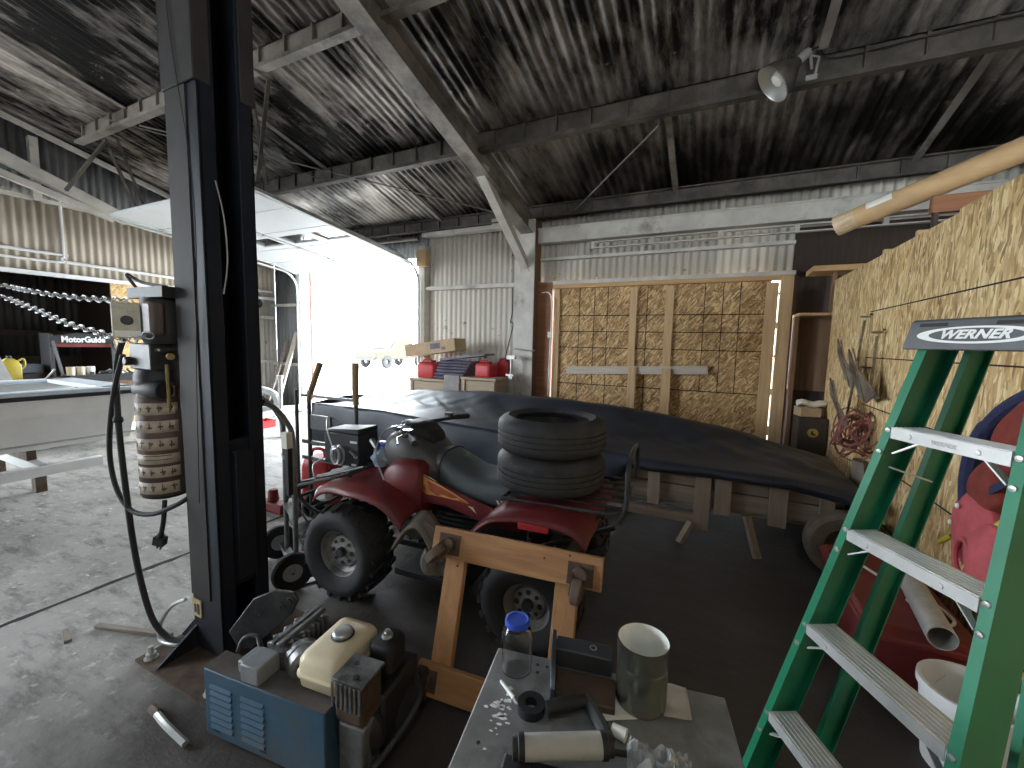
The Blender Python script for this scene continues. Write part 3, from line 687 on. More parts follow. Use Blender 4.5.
chain('steel_chain', 'lower of the two steel chains, sagging toward the boat', [(-2.38, 1.03, 1.60), (-2.56, 1.02, 1.575), (-2.76, 1.02, 1.60), (-3.3, 1.05, 1.66), (-4.0, 1.1, 1.77), (-4.7, 1.10, 1.87), (-5.4, .66, 1.98)])
# the opposite lift column the chains run to stands left of the frame
mb = MB(); mb.bx((-5.62, .42, .012), (-5.38, .43, 3.6)); mb.bx((-5.62, .65, .012), (-5.38, .66, 3.6)); mb.bx((-5.62, .42, .012), (-5.61, .66, 3.6)); mb.bx((-5.75, .3, 0), (-5.25, .8, .012)); struct(mb.build('trim_lift_post', lift_blue))

# ================================================================== BOAT on the left
t = thing('boat', 'white hulled open boat with dark rub rail on a low cradle', 'boat', (-6.6, 1.2, 0))
def hull():
    secs = []
    for k in range(13):
        u = k / 12; y = -1.2 + 3.56 * u; taper = 1 - .55 * max(0, .25 - u) / .25
        hw = .80 * taper; bw = .60 * taper; zb = .44 + .25 * max(0, .3 - u) / .3
        cx = -6.6; ring = []
        for a, z in ((-hw, 1.02), (-hw - .01, .8), (-bw - .1, .62), (-bw, zb), (bw, zb), (bw + .1, .62), (hw + .01, .8), (hw, 1.02), (hw - .05, 1.02), (bw + .02, .64), (bw - .1, zb + .05), (-bw + .1, zb + .05), (-bw - .02, .64), (-hw + .05, 1.02)):
            ring.append(Vector((cx + a, y, z)))
        secs.append(ring)
    return MB().loft(secs)
hull().build('hull', boat_white, t, smooth=30)
mb = MB(); mb.bx((-5.82, -1.0, .955), (-5.785, 2.37, .995)); mb.bx((-7.41, -1.0, .955), (-7.38, 2.37, .995)); mb.bx((-7.4, 2.35, .955), (-5.79, 2.385, .995)); mb.build('rub_rail', blk_plastic, t, bev=.006)
mb = MB(); mb.bx((-5.95, -1.0, .995), (-5.79, 2.37, 1.04)); mb.bx((-7.41, -1.0, .995), (-7.27, 2.37, 1.04)); mb.bx((-7.4, 2.1, .995), (-5.8, 2.37, 1.04)); mb.build('gunwale', mat('blueish_gunwale', (.62, .68, .74), .3, 0, .1), t, bev=.01)
mb = MB(); mb.bx((-5.822, -1.0, .52), (-5.80, 2.34, .535)); mb.build('pinstripe', zinc, t)
mat('grey_deck', (.16, .16, .17), .8, 0, .3)
MB().bx((-7.2, -.6, .70), (-6.0, .2, .74)).build('deck', MATS['grey_deck'], t); MB().bx((-7.2, 1.3, .86), (-5.95, 2.1, .90)).build('deck', MATS['grey_deck'], t)
t = thing('boat_cradle', 'pale aluminium cradle with square rails under the white boat', 'cradle', (-6.6, 1.0, 0))
for x in (-5.92, -7.3): MB().beam((x + .05, -1.2, .25), (x + .05, 2.06, .25), .08, .10).build('rail', white_paint, t, bev=.005)
for y in (-.8, .4, 1.6):
    MB().bx((-7.30, y, .21), (-5.86, y + .08, .30)).build('cross_member', white_paint, t, bev=.005)
    MB().bx((-7.0, y + .005, .30), (-6.2, y + .075, .435)).build('bunk', rusty, t)
for x in (-6.06, -7.16):
    for y in (-.8, 1.6):
        MB().bx((x - .05, y, 0), (x + .05, y + .08, .21)).build('leg', rusty, t)

# workbench in the alcove and what stands on it
t = thing('workbench', 'dark cluttered workbench along the left wall behind the boat', 'workbench', (-8.5, 2.2, 0))
MB().bx((-8.95, .9, .88), (-7.6, 3.3, .94)).build('bench_top', ply_mid, t)
for x in (-8.9, -7.7):
    for y in (1.0, 3.2): MB().bx((x - .04, y - .04, 0), (x + .04, y + .04, .88)).build('leg', ply_dark, t)
MB().bx((-8.9, 1.0, .25), (-8.0, 3.2, .29)).build('lower_shelf', ply_dark, t)
# display rack with the printed header (stands on the bench)
def wpt(x, y, z): return Vector((x, y, z))
t = thing('display_rack', 'black display rack with white lettering on its arched header, on the workbench', 'rack', (-8.1, 2.9, .94))
for y in (2.43, 3.07):
    MB().beam((-8.15, y, .94), (-8.15, y, 1.58), .035, .035).build('upright', dark_plastic, t, bev=.004)
    MB().beam((-7.94, y + .04, .94), (-8.1, y, 1.50), .03, .02).build('brace', dark_plastic, t, bev=.003)
hd = []
for k in range(13):
    u = k / 12; hd.append((-8.13, 2.41 + .68 * u, 1.55 + .06 * math.sin(math.pi * u)))
hd += [(-8.13, 3.09, 1.41), (-8.13, 2.41, 1.41)]
hdr = MB().prism(hd, (-.03, 0, 0)).build('header_panel', ink_black, t)
MB().bx((-8.13, 2.44, 1.415), (-8.128, 3.06, 1.455)).build('red_stripe', red_dark, hdr)
mb = MB(); add_text(mb, 'MotorGuide', .115, (-8.127, 2.755, 1.515), (0, 1, 0), (0, 0, 1), 0, .005, sx=.80); mb.build('lettering', ink_white, hdr)
MB().bx((-8.5, 2.42, 1.0), (-8.14, 2.45, 1.6)).build('side_panel', blk_plastic, t)
# tray, cups, scrap, jug, leaning panel
t = thing('parts_tray', 'dark shallow tray holding cups and scrap on the workbench', 'tray', (-7.9, 2.8, .94))
mb = MB(); mb.bx((-7.92, 2.42, .94), (-7.7, 3.2, .96)); mb.bx((-7.72, 2.42, .96), (-7.7, 3.2, 1.04)); mb.bx((-7.92, 2.42, .96), (-7.90, 3.2, 1.04)); mb.bx((-7.92, 2.42, .96), (-7.7, 2.44, 1.04)); mb.bx((-7.92, 3.18, .96), (-7.7, 3.2, 1.04))
mb.build('tray_body', dark_plastic, t)
cups = [(2.49, 'plain cream cup at the left end of the dark tray', cream), (2.59, 'cream printed cup in the middle of the three in the tray', cream), (2.69, 'white and brown cup at the right of the three in the tray', ink_white)]
for y, lb, mm in cups:
    mb = MB(); mb.lathe([(0, 0), (.040, 0), (.046, .19), (.042, .19), (.037, .01), (0, .01)], (-7.80, y, .96), n=20)
    c_ = tag(mb.build('cup', mm, origin=(-7.80, y, .96)), lb, 'cup', 'cups in the tray on the workbench')
    if mm is ink_white:
        mb = MB(); mb.box((-7.757, y, 1.05), (.012, .05, .06)); mb.build('cup_print', rusty, c_, bev=.004)
mb = MB()
for k in range(34):
    c = Vector((-7.81 + random.uniform(-.06, .06), 2.95 + random.uniform(-.17, .18), .98 + random.uniform(0, .10))); d = Vector((random.uniform(-1, 1), random.uniform(-1, 1), random.uniform(-.4, .6))).normalized()
    mb.tube([c - d * .05, c + d * .02, c + d * .05 + Vector((0, .02, .01))], random.uniform(.006, .014), 6)
sm = mb.build('scrap_metal', cast_m, origin=(-7.86, 2.95, .96)); tag(sm, 'heap of small grey metal parts at the right of the tray', 'scrap'); sm['kind'] = 'stuff'
t = thing('oil_jug', 'yellow plastic oil jug on the workbench at the far left', 'jug', (-8.0, 2.0, .94))
mb = MB(); mb.loft([[Vector((-8.0 + x * s, 2.0 + y * s2, z)) for x, y in ((-.06, -.09), (.06, -.09), (.07, -.07), (.07, .07), (.06, .09), (-.06, .09), (-.07, .07), (-.07, -.07))] for z, s, s2 in ((.94, .9, .95), (.96, 1, 1), (1.18, 1, 1), (1.24, .7, .7), (1.27, .35, .3))]); mb.build('body', yellow, t, bev=.008)
MB().cyl((-8.0, 2.0, 1.27), (-8.0, 2.0, 1.30), .025, n=14).build('cap', ink_black, t)
mb = MB(); mb.tube(spline([(-8.0, 2.06, 1.22), (-8.0, 2.12, 1.26), (-8.0, 2.13, 1.18), (-8.0, 2.09, 1.12)]), .012, 8); mb.build('handle', yellow, t)
o = MB().prism([(-7.85, 1.72, .94), (-7.85, 2.0, .94), (-7.95, 1.88, 1.42), (-7.95, 1.66, 1.42)], (-.02, 0, .0)).build('leaning_sheet', galv, origin=(-7.85, 1.85, .94)); tag(o, 'grey sheet panel leaning at the far left of the workbench', 'panel')
for k, (y, z, sx, lb) in enumerate(((2.24, .94, .16, 'dark toolbox beside the yellow jug'), (2.26, 1.06, .12, 'small blue grey case on top of the dark toolbox'))):
    t = thing('toolbox', lb, 'toolbox', (-8.3, y, z))
    MB().bx((-8.45, y - .12 + k * .02, z), (-8.2, y + .12 - k * .02, z + .115)).build('box_body', dark_plastic if k == 0 else mat('blue_grey_case', (.10, .12, .16), .6), t, bev=.01)
    mb = MB(); mb.tube([(-8.33, y - .06, z + .115), (-8.33, y - .05, z + .15), (-8.33, y + .05, z + .15), (-8.33, y + .06, z + .115)], .008, 8); mb.build('handle', ink_black, t)
mb = MB(); mb.tube([(-7.93, 2.26, .955), (-7.93, 2.38, 1.12)], .012, 8); tag(mb.build('steel_rod', zinc, origin=(-7.93, 2.26, .95)), 'short bright steel rod standing tilted on the workbench', 'rod')

# ================================================================== back left corner: boat trailer, planks, rack
t = thing('boat_trailer', 'galvanised boat trailer frame with jack wheel in the far left corner', 'trailer', (-6.2, 4.6, 0))
MB().beam((-6.0, 3.55, .42), (-6.7, 6.0, .42), .08, .09).build('frame_beam', galv, t, bev=.004)
MB().beam((-6.9, 4.1, .42), (-6.35, 4.8, .42), .07, .08).build('cross_beam', galv, t, bev=.004)
mb = MB(); mb.tube(spline([(-6.95, 4.05, .38), (-6.95, 4.05, .72), (-6.7, 4.2, .80), (-6.42, 4.4, .70), (-6.36, 4.46, .5)], 6), .055, 10); mb.build('fender', galv, t)
mb = MB(); mb.cyl((-6.26, 4.42, .13), (-6.26, 4.42, .95), .03, n=12); mb.cyl((-6.26, 4.42, .95), (-6.26, 4.42, 1.0), .05, n=12); jk = mb.build('jack', galv, t)
mb = MB(); mb.lathe([(.02, -.02), (.075, -.022), (.085, -.01), (.085, .01), (.075, .022), (.02, .02)], (-6.22, 4.40, .086), (.6, .8, 0), n=22, closed=True); mb.build('jack_wheel', rubber, jk)
for s in (0, 1):
    p = Vector((-6.95, 4.02, .27)) if s == 0 else Vector((-6.0, 5.6, .27))
    mb = MB(); mb.lathe([(.12, -.08), (.22, -.09), (.27, -.06), (.27, .06), (.22, .09), (.12, .08)], p, (.96, .27, 0), n=28, closed=True); wh = mb.build('wheel', rubber, t)
    mb = MB(); mb.lathe([(0, -.03), (.12, -.05), (.125, .05), (0, .03)], p, (.96, .27, 0), n=20); mb.build('wheel_rim', galv, wh)
for k, (x, y, lb) in enumerate(((-8.2, 5.95, 'pale plank leaning in the far left corner, nearest the white door jamb'), (-8.45, 5.9, 'narrow grey plank leaning in the far left corner'))):
    o = MB().beam((x + .25, y - .5, 0.0), (x, y + .28, 1.75 - k * .2), .12 - .03 * k, .03, (0, -1, .3)).build('plank', pine_pale if k == 0 else grey_wood, origin=(x, y, 0)); tag(o, lb, 'plank')
t = thing('wire_rack', 'white wire rack hanging on the left wall beside the door track', 'rack', (-8.85, 5.3, 1.4))
mb = MB()
for y in (5.25, 5.62): mb.tube([(-8.9, y, 2.15), (-8.78, y, 2.15), (-8.82, y, 1.25)], .012, 6)
for k in range(6): mb.tube([(-8.8, 5.25, 1.3 + .16 * k), (-8.8, 5.62, 1.3 + .16 * k)], .009, 6)
mb.build('rack_frame', white_paint, t)
mb = MB(); mb.tube(spline([(-8.93, 4.9, 2.3), (-8.93, 5.5, 2.36), (-8.93, 5.9, 2.34)]), .09, 12); tag(mb.build('duct_pipe', blk_plastic, origin=(-8.93, 5.3, 2.3)), 'fat black pipe along the top of the left wall corner', 'pipe')
for x, y, z, c, lb, nm in ((-7.05, 3.62, .0, mat('blue_crate_plastic', (.05, .16, .5), .5), 'blue plastic crate under the trailer frame by the left wall', 'crate'), (-7.2, 4.75, 0, red_can, 'red plastic crate on the floor behind the jack wheel', 'crate')):
    mb = MB(); h = .13; a = .13
    for s in (-1, 1): mb.bx((x - a, y + s * a - .01, z), (x + a, y + s * a + .01, z + h)); mb.bx((x + s * a - .01, y - a, z), (x + s * a + .01, y + a, z + h))
    mb.bx((x - a, y - a, z), (x + a, y + a, z + .015)); mb.bx((x - a - .02, y - a - .02, z + h - .02), (x - a + .01, y + a + .02, z + h)); mb.bx((x + a - .01, y - a - .02, z + h - .02), (x + a + .02, y + a + .02, z + h))
    tag(mb.build('plastic_crate', c, origin=(x, y, z)), lb, nm)

# outside: pickup and trees beyond the door
PX, PY = -18.2, 20.6
t = thing('pickup_truck', 'pale pickup truck parked far outside the open door', 'truck', (PX, PY, -.03))
mb = MB()
prof = [(-2.4, .5), (-2.4, 1.0), (-1.1, 1.12), (-.5, 1.72), (.75, 1.72), (.9, 1.12), (2.4, 1.08), (2.5, .5)]
mb.prism([(PX - .9, PY + a, z - .03) for a, z in prof], (1.8, 0, 0)); mb.build('body', mat('pale_car_paint', (.034, .030, .014), .6), t, bev=.05)
MB().prism([(PX - .75, PY - 1.1, 1.12), (PX + .75, PY - 1.1, 1.12), (PX + .66, PY - .57, 1.64), (PX - .66, PY - .57, 1.64)], (0, -.03, .01)).build('windscreen', ink_black, t)
MB().bx((PX - .8, PY - 2.47, .45), (PX + .8, PY - 2.4, .60)).build('bumper', ink_black, t)
for a in (-1.5, 1.5):
    for q in (-.95, .75):
        mb = MB(); mb.lathe([(.15, 0), (.36, 0), (.38, .05), (.38, .15), (.36, .2), (.15, .2)], (PX + q, PY + a, .35), (1, 0, 0), n=24, closed=True); mb.build('wheel', rubber, t)
leaf_m = mat('sunlit_leaves', (.16, .26, .07), .8, 0, .4, 3)
for k, (x, y, h, lb) in enumerate(((-9.8, 30, 6.0, 'leafy tree outside at the right edge of the open door'), (-20, 38, 5, 'leafy tree far outside behind the pickup'))):
    t = thing('tree', lb, 'tree', (x, y, -.03)); MB().tube([(x, y, -.03), (x + .1, y, h * .4), (x, y, h * .7)], [.2, .15, .08], 10).build('trunk', ply_mid, t)
    mb = MB()
    for q in range(500):
        d = Vector((random.gauss(0, 1), random.gauss(0, 1), random.gauss(0, .8))).normalized() * h * .38 * random.uniform(.6, 1)
        c = Vector((x, y, h * .75)) + d; a = Vector((random.gauss(0, 1), random.gauss(0, 1), random.gauss(0, 1))).normalized() * .3; b_ = a.cross(Vector((.3, .5, .8))).normalized() * .2
        mb.add([c - a, c + b_, c + a, c - b_], [(0, 1, 2, 3)])
    mb.build('foliage', leaf_m, t)

# ================================================================== HAND TRUCKS
t = thing('hand_truck', 'dark hand truck with swept-back silver handles beside the lift column', 'hand truck', (-2.45, 1.8, 0))
A = Vector((-2.33, 1.72, 0)); ax = Vector((-.89, .456, 0)); nb = Vector((-.456, -.89, 0))     # axle direction, backward
truck_m = mat('worn_grey_tube', (.22, .225, .23), .4, .5, .35, 12)
for s in (0, 1):
    o = A + ax * (.34 * s); hx = Vector((0, 0, 0))
    mb = MB(); mb.tube(spline([o + Vector((0, 0, .06)), o + Vector((0, 0, .5)), o + nb * .0 + Vector((0, 0, .95)), o + nb * .03 + Vector((0, 0, 1.08)), o + nb * .11 + Vector((0, 0, 1.19)), o + nb * .26 + Vector((0, 0, 1.26))], 8), .016, 10); rl = mb.build('rail', truck_m, t)
    mb = MB(); mb.tube([o + nb * .15 + Vector((0, 0, 1.212)), o + nb * .28 + Vector((0, 0, 1.266))], .021, 10); mb.build('grip', rubber, rl)
    mb = MB(); mb.beam(o + Vector((0, 0, .55)), o + nb * -.20 + Vector((0, 0, .16)), .03, .006); mb.beam(o + Vector((0, 0, .36)), o + nb * -.12 + Vector((0, 0, .10)), .03, .006); mb.build('brace', truck_m, t)
mb = MB()
for z in (.12, .45, .8): mb.beam(A + Vector((0, 0, z)), A + ax * .34 + Vector((0, 0, z)), .04, .012)
mb.build('cross_bar', truck_m, t)
mb = MB(); mb.prism([A - ax * .02 + Vector((0, 0, .006)), A + ax * .36 + Vector((0, 0, .006)), A + ax * .36 - nb * .2 + Vector((0, 0, .006)), A - ax * .02 - nb * .2 + Vector((0, 0, .006))], (0, 0, .006)); mb.build('toe_plate', truck_m, t)
mb = MB(); mb.beam(A + nb * .02 + Vector((0, 0, .62)), A + nb * .02 + Vector((0, 0, .92)), .05, .03); mb.build('foam_sleeve', rubber, t)
mb = MB(); mb.box(A + nb * .03 + Vector((0, 0, .97)), (.05, .05, .10)); mb.build('pale_sticker', paper_m, t)
for s in (-.03, .46):
    c = A + ax * s + nb * .03 + Vector((0, 0, .122))
    mb = MB(); mb.lathe([(.058, -.022), (.108, -.026), (.121, -.014), (.121, .014), (.108, .026), (.058, .022)], c, ax, n=30, closed=True); wh = mb.build('wheel', rubber, t)
    mb = MB(); mb.lathe([(0, -.03), (.02, -.03), (.024, -.012), (.06, -.018), (.06, .018), (.024, .012), (.02, .03), (0, .03)], c, ax, n=24); mb.build('wheel_hub', zinc, wh)
mb = MB(); mb.cyl(A + ax * -.06 + nb * .03 + Vector((0, 0, .122)), A + ax * .48 + nb * .03 + Vector((0, 0, .122)), .01, n=8); mb.build('axle', truck_m, t)

t = thing('hand_truck', 'tall dark frame hand truck with two wooden handles standing behind the black box', 'hand truck', (-2.75, 2.42, 0))
tm = mat('dark_grey_tube', (.085, .085, .085), .5, .3, .3, 10)
XA, XB, YH = -3.06, -2.52, 2.42
for x in (XA, XB):
    mb = MB(); mb.tube([(x, YH, .05), (x, YH, 1.16)], .017, 10); mb.build('upright', tm, t)
mb = MB(); mb.tube([(XA - .09, YH - .05, .05), (XA - .09, YH - .05, 1.17)], .015, 10); mb.build('upright', tm, t)
for z in (.58, .72, 1.12):
    MB().beam((XA - .09, YH, z), (XB, YH, z), .02, .03 if z < 1 else .022).build('cross_bar', tm, t)
MB().bx((XA + .02, YH - .01, .84), (XA + .26, YH + .012, .96)).build('back_plate', tm, t)
hw_ = wood('worn_handle_wood', (.34, .22, .11), (.2, .12, .06), 2)
mb = MB(); mb.tube([(XA, YH, 1.08), (XA + .03, YH, 1.17), (XA + .11, YH + .03, 1.40)], [.02, .024, .026], 10); mb.build('handle', hw_, t)
mb = MB(); mb.tube([(XB, YH, 1.08), (XB - .005, YH, 1.2), (XB - .01, YH + .01, 1.42)], [.022, .026, .028], 10); mb.build('handle', hw_, t)
for x in (XA - .08, XB + .06):
    mb = MB(); mb.lathe([(.05, -.022), (.11, -.026), (.125, -.014), (.125, .014), (.11, .026), (.05, .022)], (x, YH + .1, .126), (1, 0, 0), n=26, closed=True); wh = mb.build('wheel', rubber, t)
    mb = MB(); mb.lathe([(0, -.02), (.05, -.02), (.052, .02), (0, .02)], (x, YH + .1, .126), (1, 0, 0), n=20); mb.build('wheel_hub', tm, wh)
mb = MB(); mb.bx((XA - .05, YH - .22, .0), (XB + .03, YH, .012)); mb.build('toe_plate', tm, t)
mb = MB(); mb.cyl((XA - .1, YH + .1, .126), (XB + .1, YH + .1, .126), .012, n=8); mb.bx((XA - .02, YH, .11), (XA + .02, YH + .11, .14)); mb.bx((XB - .02, YH, .11), (XB + .02, YH + .11, .14)); mb.build('axle', tm, t)

def gas_can(loc, sx, sy, h, label, rz=0, group=None, grp_copy=None):
    t = thing('gas_can', label, 'gas can', loc, rz, group); L = MB()
    secs = []
    for z, s in ((0, .93), (.02, 1), (h * .72, 1), (h * .86, .88), (h * .9, .78)):
        secs.append([Vector((x * s * sx, y * s * sy, z)) for x, y in ((-.5, -.4), (-.4, -.5), (.4, -.5), (.5, -.4), (.5, .4), (.4, .5), (-.4, .5), (-.5, .4))])
    L.loft(secs); L.build('body', red_can, t, bev=.008, local=True)
    L = MB(); L.cyl((sx * .25, 0, h * .88), (sx * .25, 0, h), .028, n=14); L.build('cap', ink_black, t, local=True)
    L = MB(); L.tube(spline([(-sx * .4, 0, h * .86), (-sx * .3, 0, h * 1.02), (sx * .05, 0, h * 1.02), (sx * .12, 0, h * .86)], 5), .016, 8); L.build('handle', red_can, t, local=True)
    return t
gas_can((-3.35, 2.78, 0), .30, .26, .52, 'tall red fuel can on the floor behind the dark frame hand truck', .3)
# red jack with black handle by the column, small bits on the floor
t = thing('floor_jack', 'small red jack with black handle on the floor just right of the lift column', 'jack', (-3.55, 2.45, 0))
mb = MB(); mb.bx((-3.72, 2.38, .0), (-3.42, 2.5, .09)); mb.lathe([(0, .09), (.05, .09), (.04, .2), (0, .2)], (-3.6, 2.44, 0), n=12); mb.build('body', red_dark, t, bev=.012)
mb = MB(); mb.tube([(-3.5, 2.5, .1), (-3.42, 2.6, .2), (-3.36, 2.66, .24)], [.012, .016, .024], 8); mb.build('handle', blk_plastic, t)
mb = MB(); mb.lathe([(0, 0), (.04, .0), (.05, .03), (.03, .07), (0, .075)], (-3.28, 2.72, 0), n=12); tag(mb.build('rubber_stopper', rubber, origin=(-3.28, 2.72, 0)), 'small black rubber lump on the floor between jack and hand truck', 'stopper')

# ================================================================== FOUR WHEELER (local frame: x forward, y toward the camera, z up)
AT = thing('quad_bike', 'dark red four wheeler with black seat parked behind the wooden dolly', 'quad bike', (-1.35, 2.28, 0), math.pi + .06)
MA = RM[AT.name]
def loc(x, y, z): return MA @ Vector((x, y, z))
def at_build(mb, name, m, parent=None, **k): return mb.build(name, m, parent or AT, local=True, **k)
def tyre_profile(r, ri, wd, lug=.012):
    h = wd / 2
    return [(ri, -h * .72), (ri + (r - ri) * .45, -h), (r - .035, -h * .96), (r - .008, -h * .74), (r, -h * .4), (r, 0), (r, h * .4), (r - .008, h * .74), (r - .035, h * .96), (ri + (r - ri) * .45, h), (ri, h * .72)]
def atv_wheel(name, x, y, r, ri, wd, side):
    mb = MB(); c = Vector((x, y, r))
    mb.lathe(tyre_profile(r - .014, ri, wd), c, (0, 1, 0), n=40, closed=True)
    for k in range(20):                                        # tread lugs
        for s in (-1, 1):
            a = 2 * math.pi * (k + (.5 if s > 0 else 0)) / 20; e = Vector((math.cos(a), 0, math.sin(a))); tg = Vector((-math.sin(a), 0, math.cos(a)))
            p = c + e * (r - .012) + Vector((0, s * wd * .04, 0)); q = c + e * (r - .022) + Vector((0, s * wd * .42, 0)) + tg * .03 * s
            mb.beam(p, q, .034, .022, e)
    wt = at_build(mb, name, rubber, smooth=40)
    mb = MB(); s = side; prof = [(ri + .004, -.06 * s), (ri + .014, wd * .36 * s), (ri - .004, wd * .34 * s), (ri - .014, wd * .2 * s), (ri * .72, wd * .12 * s), (ri * .66, wd * .2 * s), (ri * .3, wd * .22 * s), (0.0, wd * .22 * s)]
    mb.lathe(prof, c, (0, 1, 0), n=36); rm = at_build(mb, 'wheel_rim', rim_m, wt)
    mb = MB()
    for k in range(8):
        a = 2 * math.pi * k / 8; mb.cyl(c + Vector((math.cos(a) * ri * .5, wd * .215 * s, math.sin(a) * ri * .5)), c + Vector((math.cos(a) * ri * .5, wd * .215 * s + .004 * s, math.sin(a) * ri * .5)), .011 if k % 2 else .014, n=10)
    mb.lathe([(0, 0), (.032, 0), (.028, .03 * s), (0, .032 * s)], c + Vector((0, wd * .21 * s, 0)), (0, 1, 0), n=16)
    at_build(mb, 'wheel_hub', ink_black, wt)
for sgn in (1, -1):
    atv_wheel('front_wheel', .66, .41 * sgn, .295, .145, .25, sgn)
    atv_wheel('rear_wheel', -.56, .40 * sgn, .275, .125, .26, sgn)
def pw(prof, x):
    if x >= prof[0][0]: return prof[0][1]
    for (xa, za), (xb, zb) in zip(prof, prof[1:]):
        if xb <= x <= xa: return za + (zb - za) * (xa - x) / (xa - xb)
    return prof[-1][1]
def fender(name, prof, x0, x1, hw, crown, edge):
    P = spline([(x, 0, z) for x, z in prof], 6); n = len(P) - 1
    def fn(u, v):
        p = P[min(int(u * n + .5), n)]; hh = hw * (1 - .30 * max(0, (p.x - .62) / .44) ** 1.3 if x0 > 0 else 1); y = -hh + 2 * hh * v; a = abs(y) / hh
        z = p.z + crown * (1 - min(1, a * 2.2)) - edge * max(0, a - .86) / .14 + .012 * math.sin(a * math.pi)
        return Vector((p.x - .05 * max(0, a - .7) * (1 if x0 > 0 else -1), y, z))
    mb = MB(); mb.grid(fn, n, 28); return at_build(mb, name, red_plastic, smooth=50, solid=.014)
ff = fender('front_fender', [(1.06, .54), (1.03, .575), (.92, .64), (.78, .68), (.62, .695), (.46, .685), (.34, .64), (.24, .55)], 1.1, .26, .47, .05, .04)
rf = fender('rear_fender', [(-.18, .52), (-.24, .60), (-.34, .69), (-.46, .725), (-.62, .735), (-.78, .715), (-.86, .65)], -.18, -.98, .47, .03, .03)
mb = MB(); mb.bx((-.66, .455, .672), (-.50, .478, .705)); at_build(mb, 'side_reflector', red_can, rf, bev=.004)
def ring(x, hw, zt, zb, p=3.0, n=20, cy=0):
    out = []
    for k in range(n):
        a = 2 * math.pi * k / n; c, s = math.cos(a), math.sin(a)
        out.append(Vector((x, cy + hw * math.copysign(abs(c) ** (2 / p), c), (zt + zb) / 2 + (zt - zb) / 2 * math.copysign(abs(s) ** (2 / p), s))))
    return out
# upright red cowl between the front fender and the tank
mb = MB(); mb.loft([ring(.55, .22, .74, .62, 6), ring(.50, .26, .80, .58, 6), ring(.42, .285, .86, .53, 6), ring(.26, .285, .86, .51, 6), ring(.22, .27, .83, .52, 6)]); at_build(mb, 'cowl', red_plastic, smooth=60)
mb = MB(); mb.loft([ring(.66, .09, .90, .74), ring(.58, .15, .98, .72), ring(.45, .20, 1.03, .70), ring(.32, .20, .985, .70), ring(.22, .18, .90, .68), ring(.16, .15, .86, .68)]); tk = at_build(mb, 'tank_cover', tank_cover, smooth=60)
mb = MB(); mb.loft([ring(.50, .10, 1.03, .98), ring(.44, .13, 1.075, .98), ring(.34, .12, 1.055, .96), ring(.26, .08, 1.0, .92)]); at_build(mb, 'instrument_pod', blk_plastic, tk, smooth=60)
mb = MB(); mb.lathe([(0, 0), (.03, 0), (.034, .01), (.034, .025), (0, .028)], (.585, .02, .985), n=14); at_build(mb, 'fuel_cap', chrome, tk)
mb = MB(); mb.loft([ring(.24, .13, .90, .69), ring(.15, .17, .90, .66), ring(.08, .185, .86, .63), ring(-.05, .19, .80, .60), ring(-.20, .20, .79, .60), ring(-.38, .21, .815, .62), ring(-.5, .21, .83, .66), ring(-.56, .18, .82, .68)]); se = at_build(mb, 'seat', seat_m, smooth=60)
mb = MB(); mb.tube([p + Vector((0, 0, 0)) for p in ring(.15, .173, .904, .656)], .006, 6, True); at_build(mb, 'seat_piping', dark_plastic, se)
mb = MB(); sl = .03
for k in range(4): mb.prism([(-.29 - k * .03, .208, .64), (-.302 - k * .03, .208, .64), (-.292 - k * .03 + .02, .208, .685), (-.28 - k * .03 + .02, .208, .685)], (0, .004, 0))
at_build(mb, 'seat_lettering', ink_white, se)
# side panels under the seat with the flame decal
for s in (1, -1):
    mb = MB(); prof = [(.34, .80), (.2, .765), (0, .705), (-.2, .655), (-.42, .60), (-.42, .53), (-.2, .54), (.05, .60), (.2, .60), (.34, .56)]
    mb.prism([(x, .215 * s, z) for x, z in prof], (0, .022 * s, 0)); sp = at_build(mb, 'side_panel', red_plastic, bev=.008)
    if s > 0:
        mb = MB(); yy = .238
        mb.prism([(x, yy, z) for x, z in ((.26, .785), (.14, .745), (.03, .705), (-.07, .665), (-.10, .648), (-.02, .655), (.1, .66), (.2, .66), (.24, .70))], (0, .0015, 0))
        fd = at_build(mb, 'flame_decal', flame_o, sp)
        mb = MB(); yy = .2396
        for poly in (((.19, .745), (.08, .715), (-.03, .672), (.02, .662), (.08, .675), (.12, .662), (.17, .685)), ((.245, .70), (.21, .72), (.2, .675)), ((-.02, .668), (-.09, .652), (-.04, .655))):
            mb.prism([(x, yy, z) for x, z in poly], (0, .001, 0))
        at_build(mb, 'flame_shading', flame_r, sp)
        mb = MB(); mb.prism([(x, .2396, z) for x, z in ((.25, .79), (.12, .748), (.16, .768))], (0, .001, 0)); mb.prism([(x, .2396, z) for x, z in ((-.09, .635), (-.15, .595), (-.125, .632))], (0, .001, 0)); at_build(mb, 'pale_streak', cream, sp)
rack_m = mat('dark_rack_tube', (.06, .06, .062), .4, .4, .3, 12)
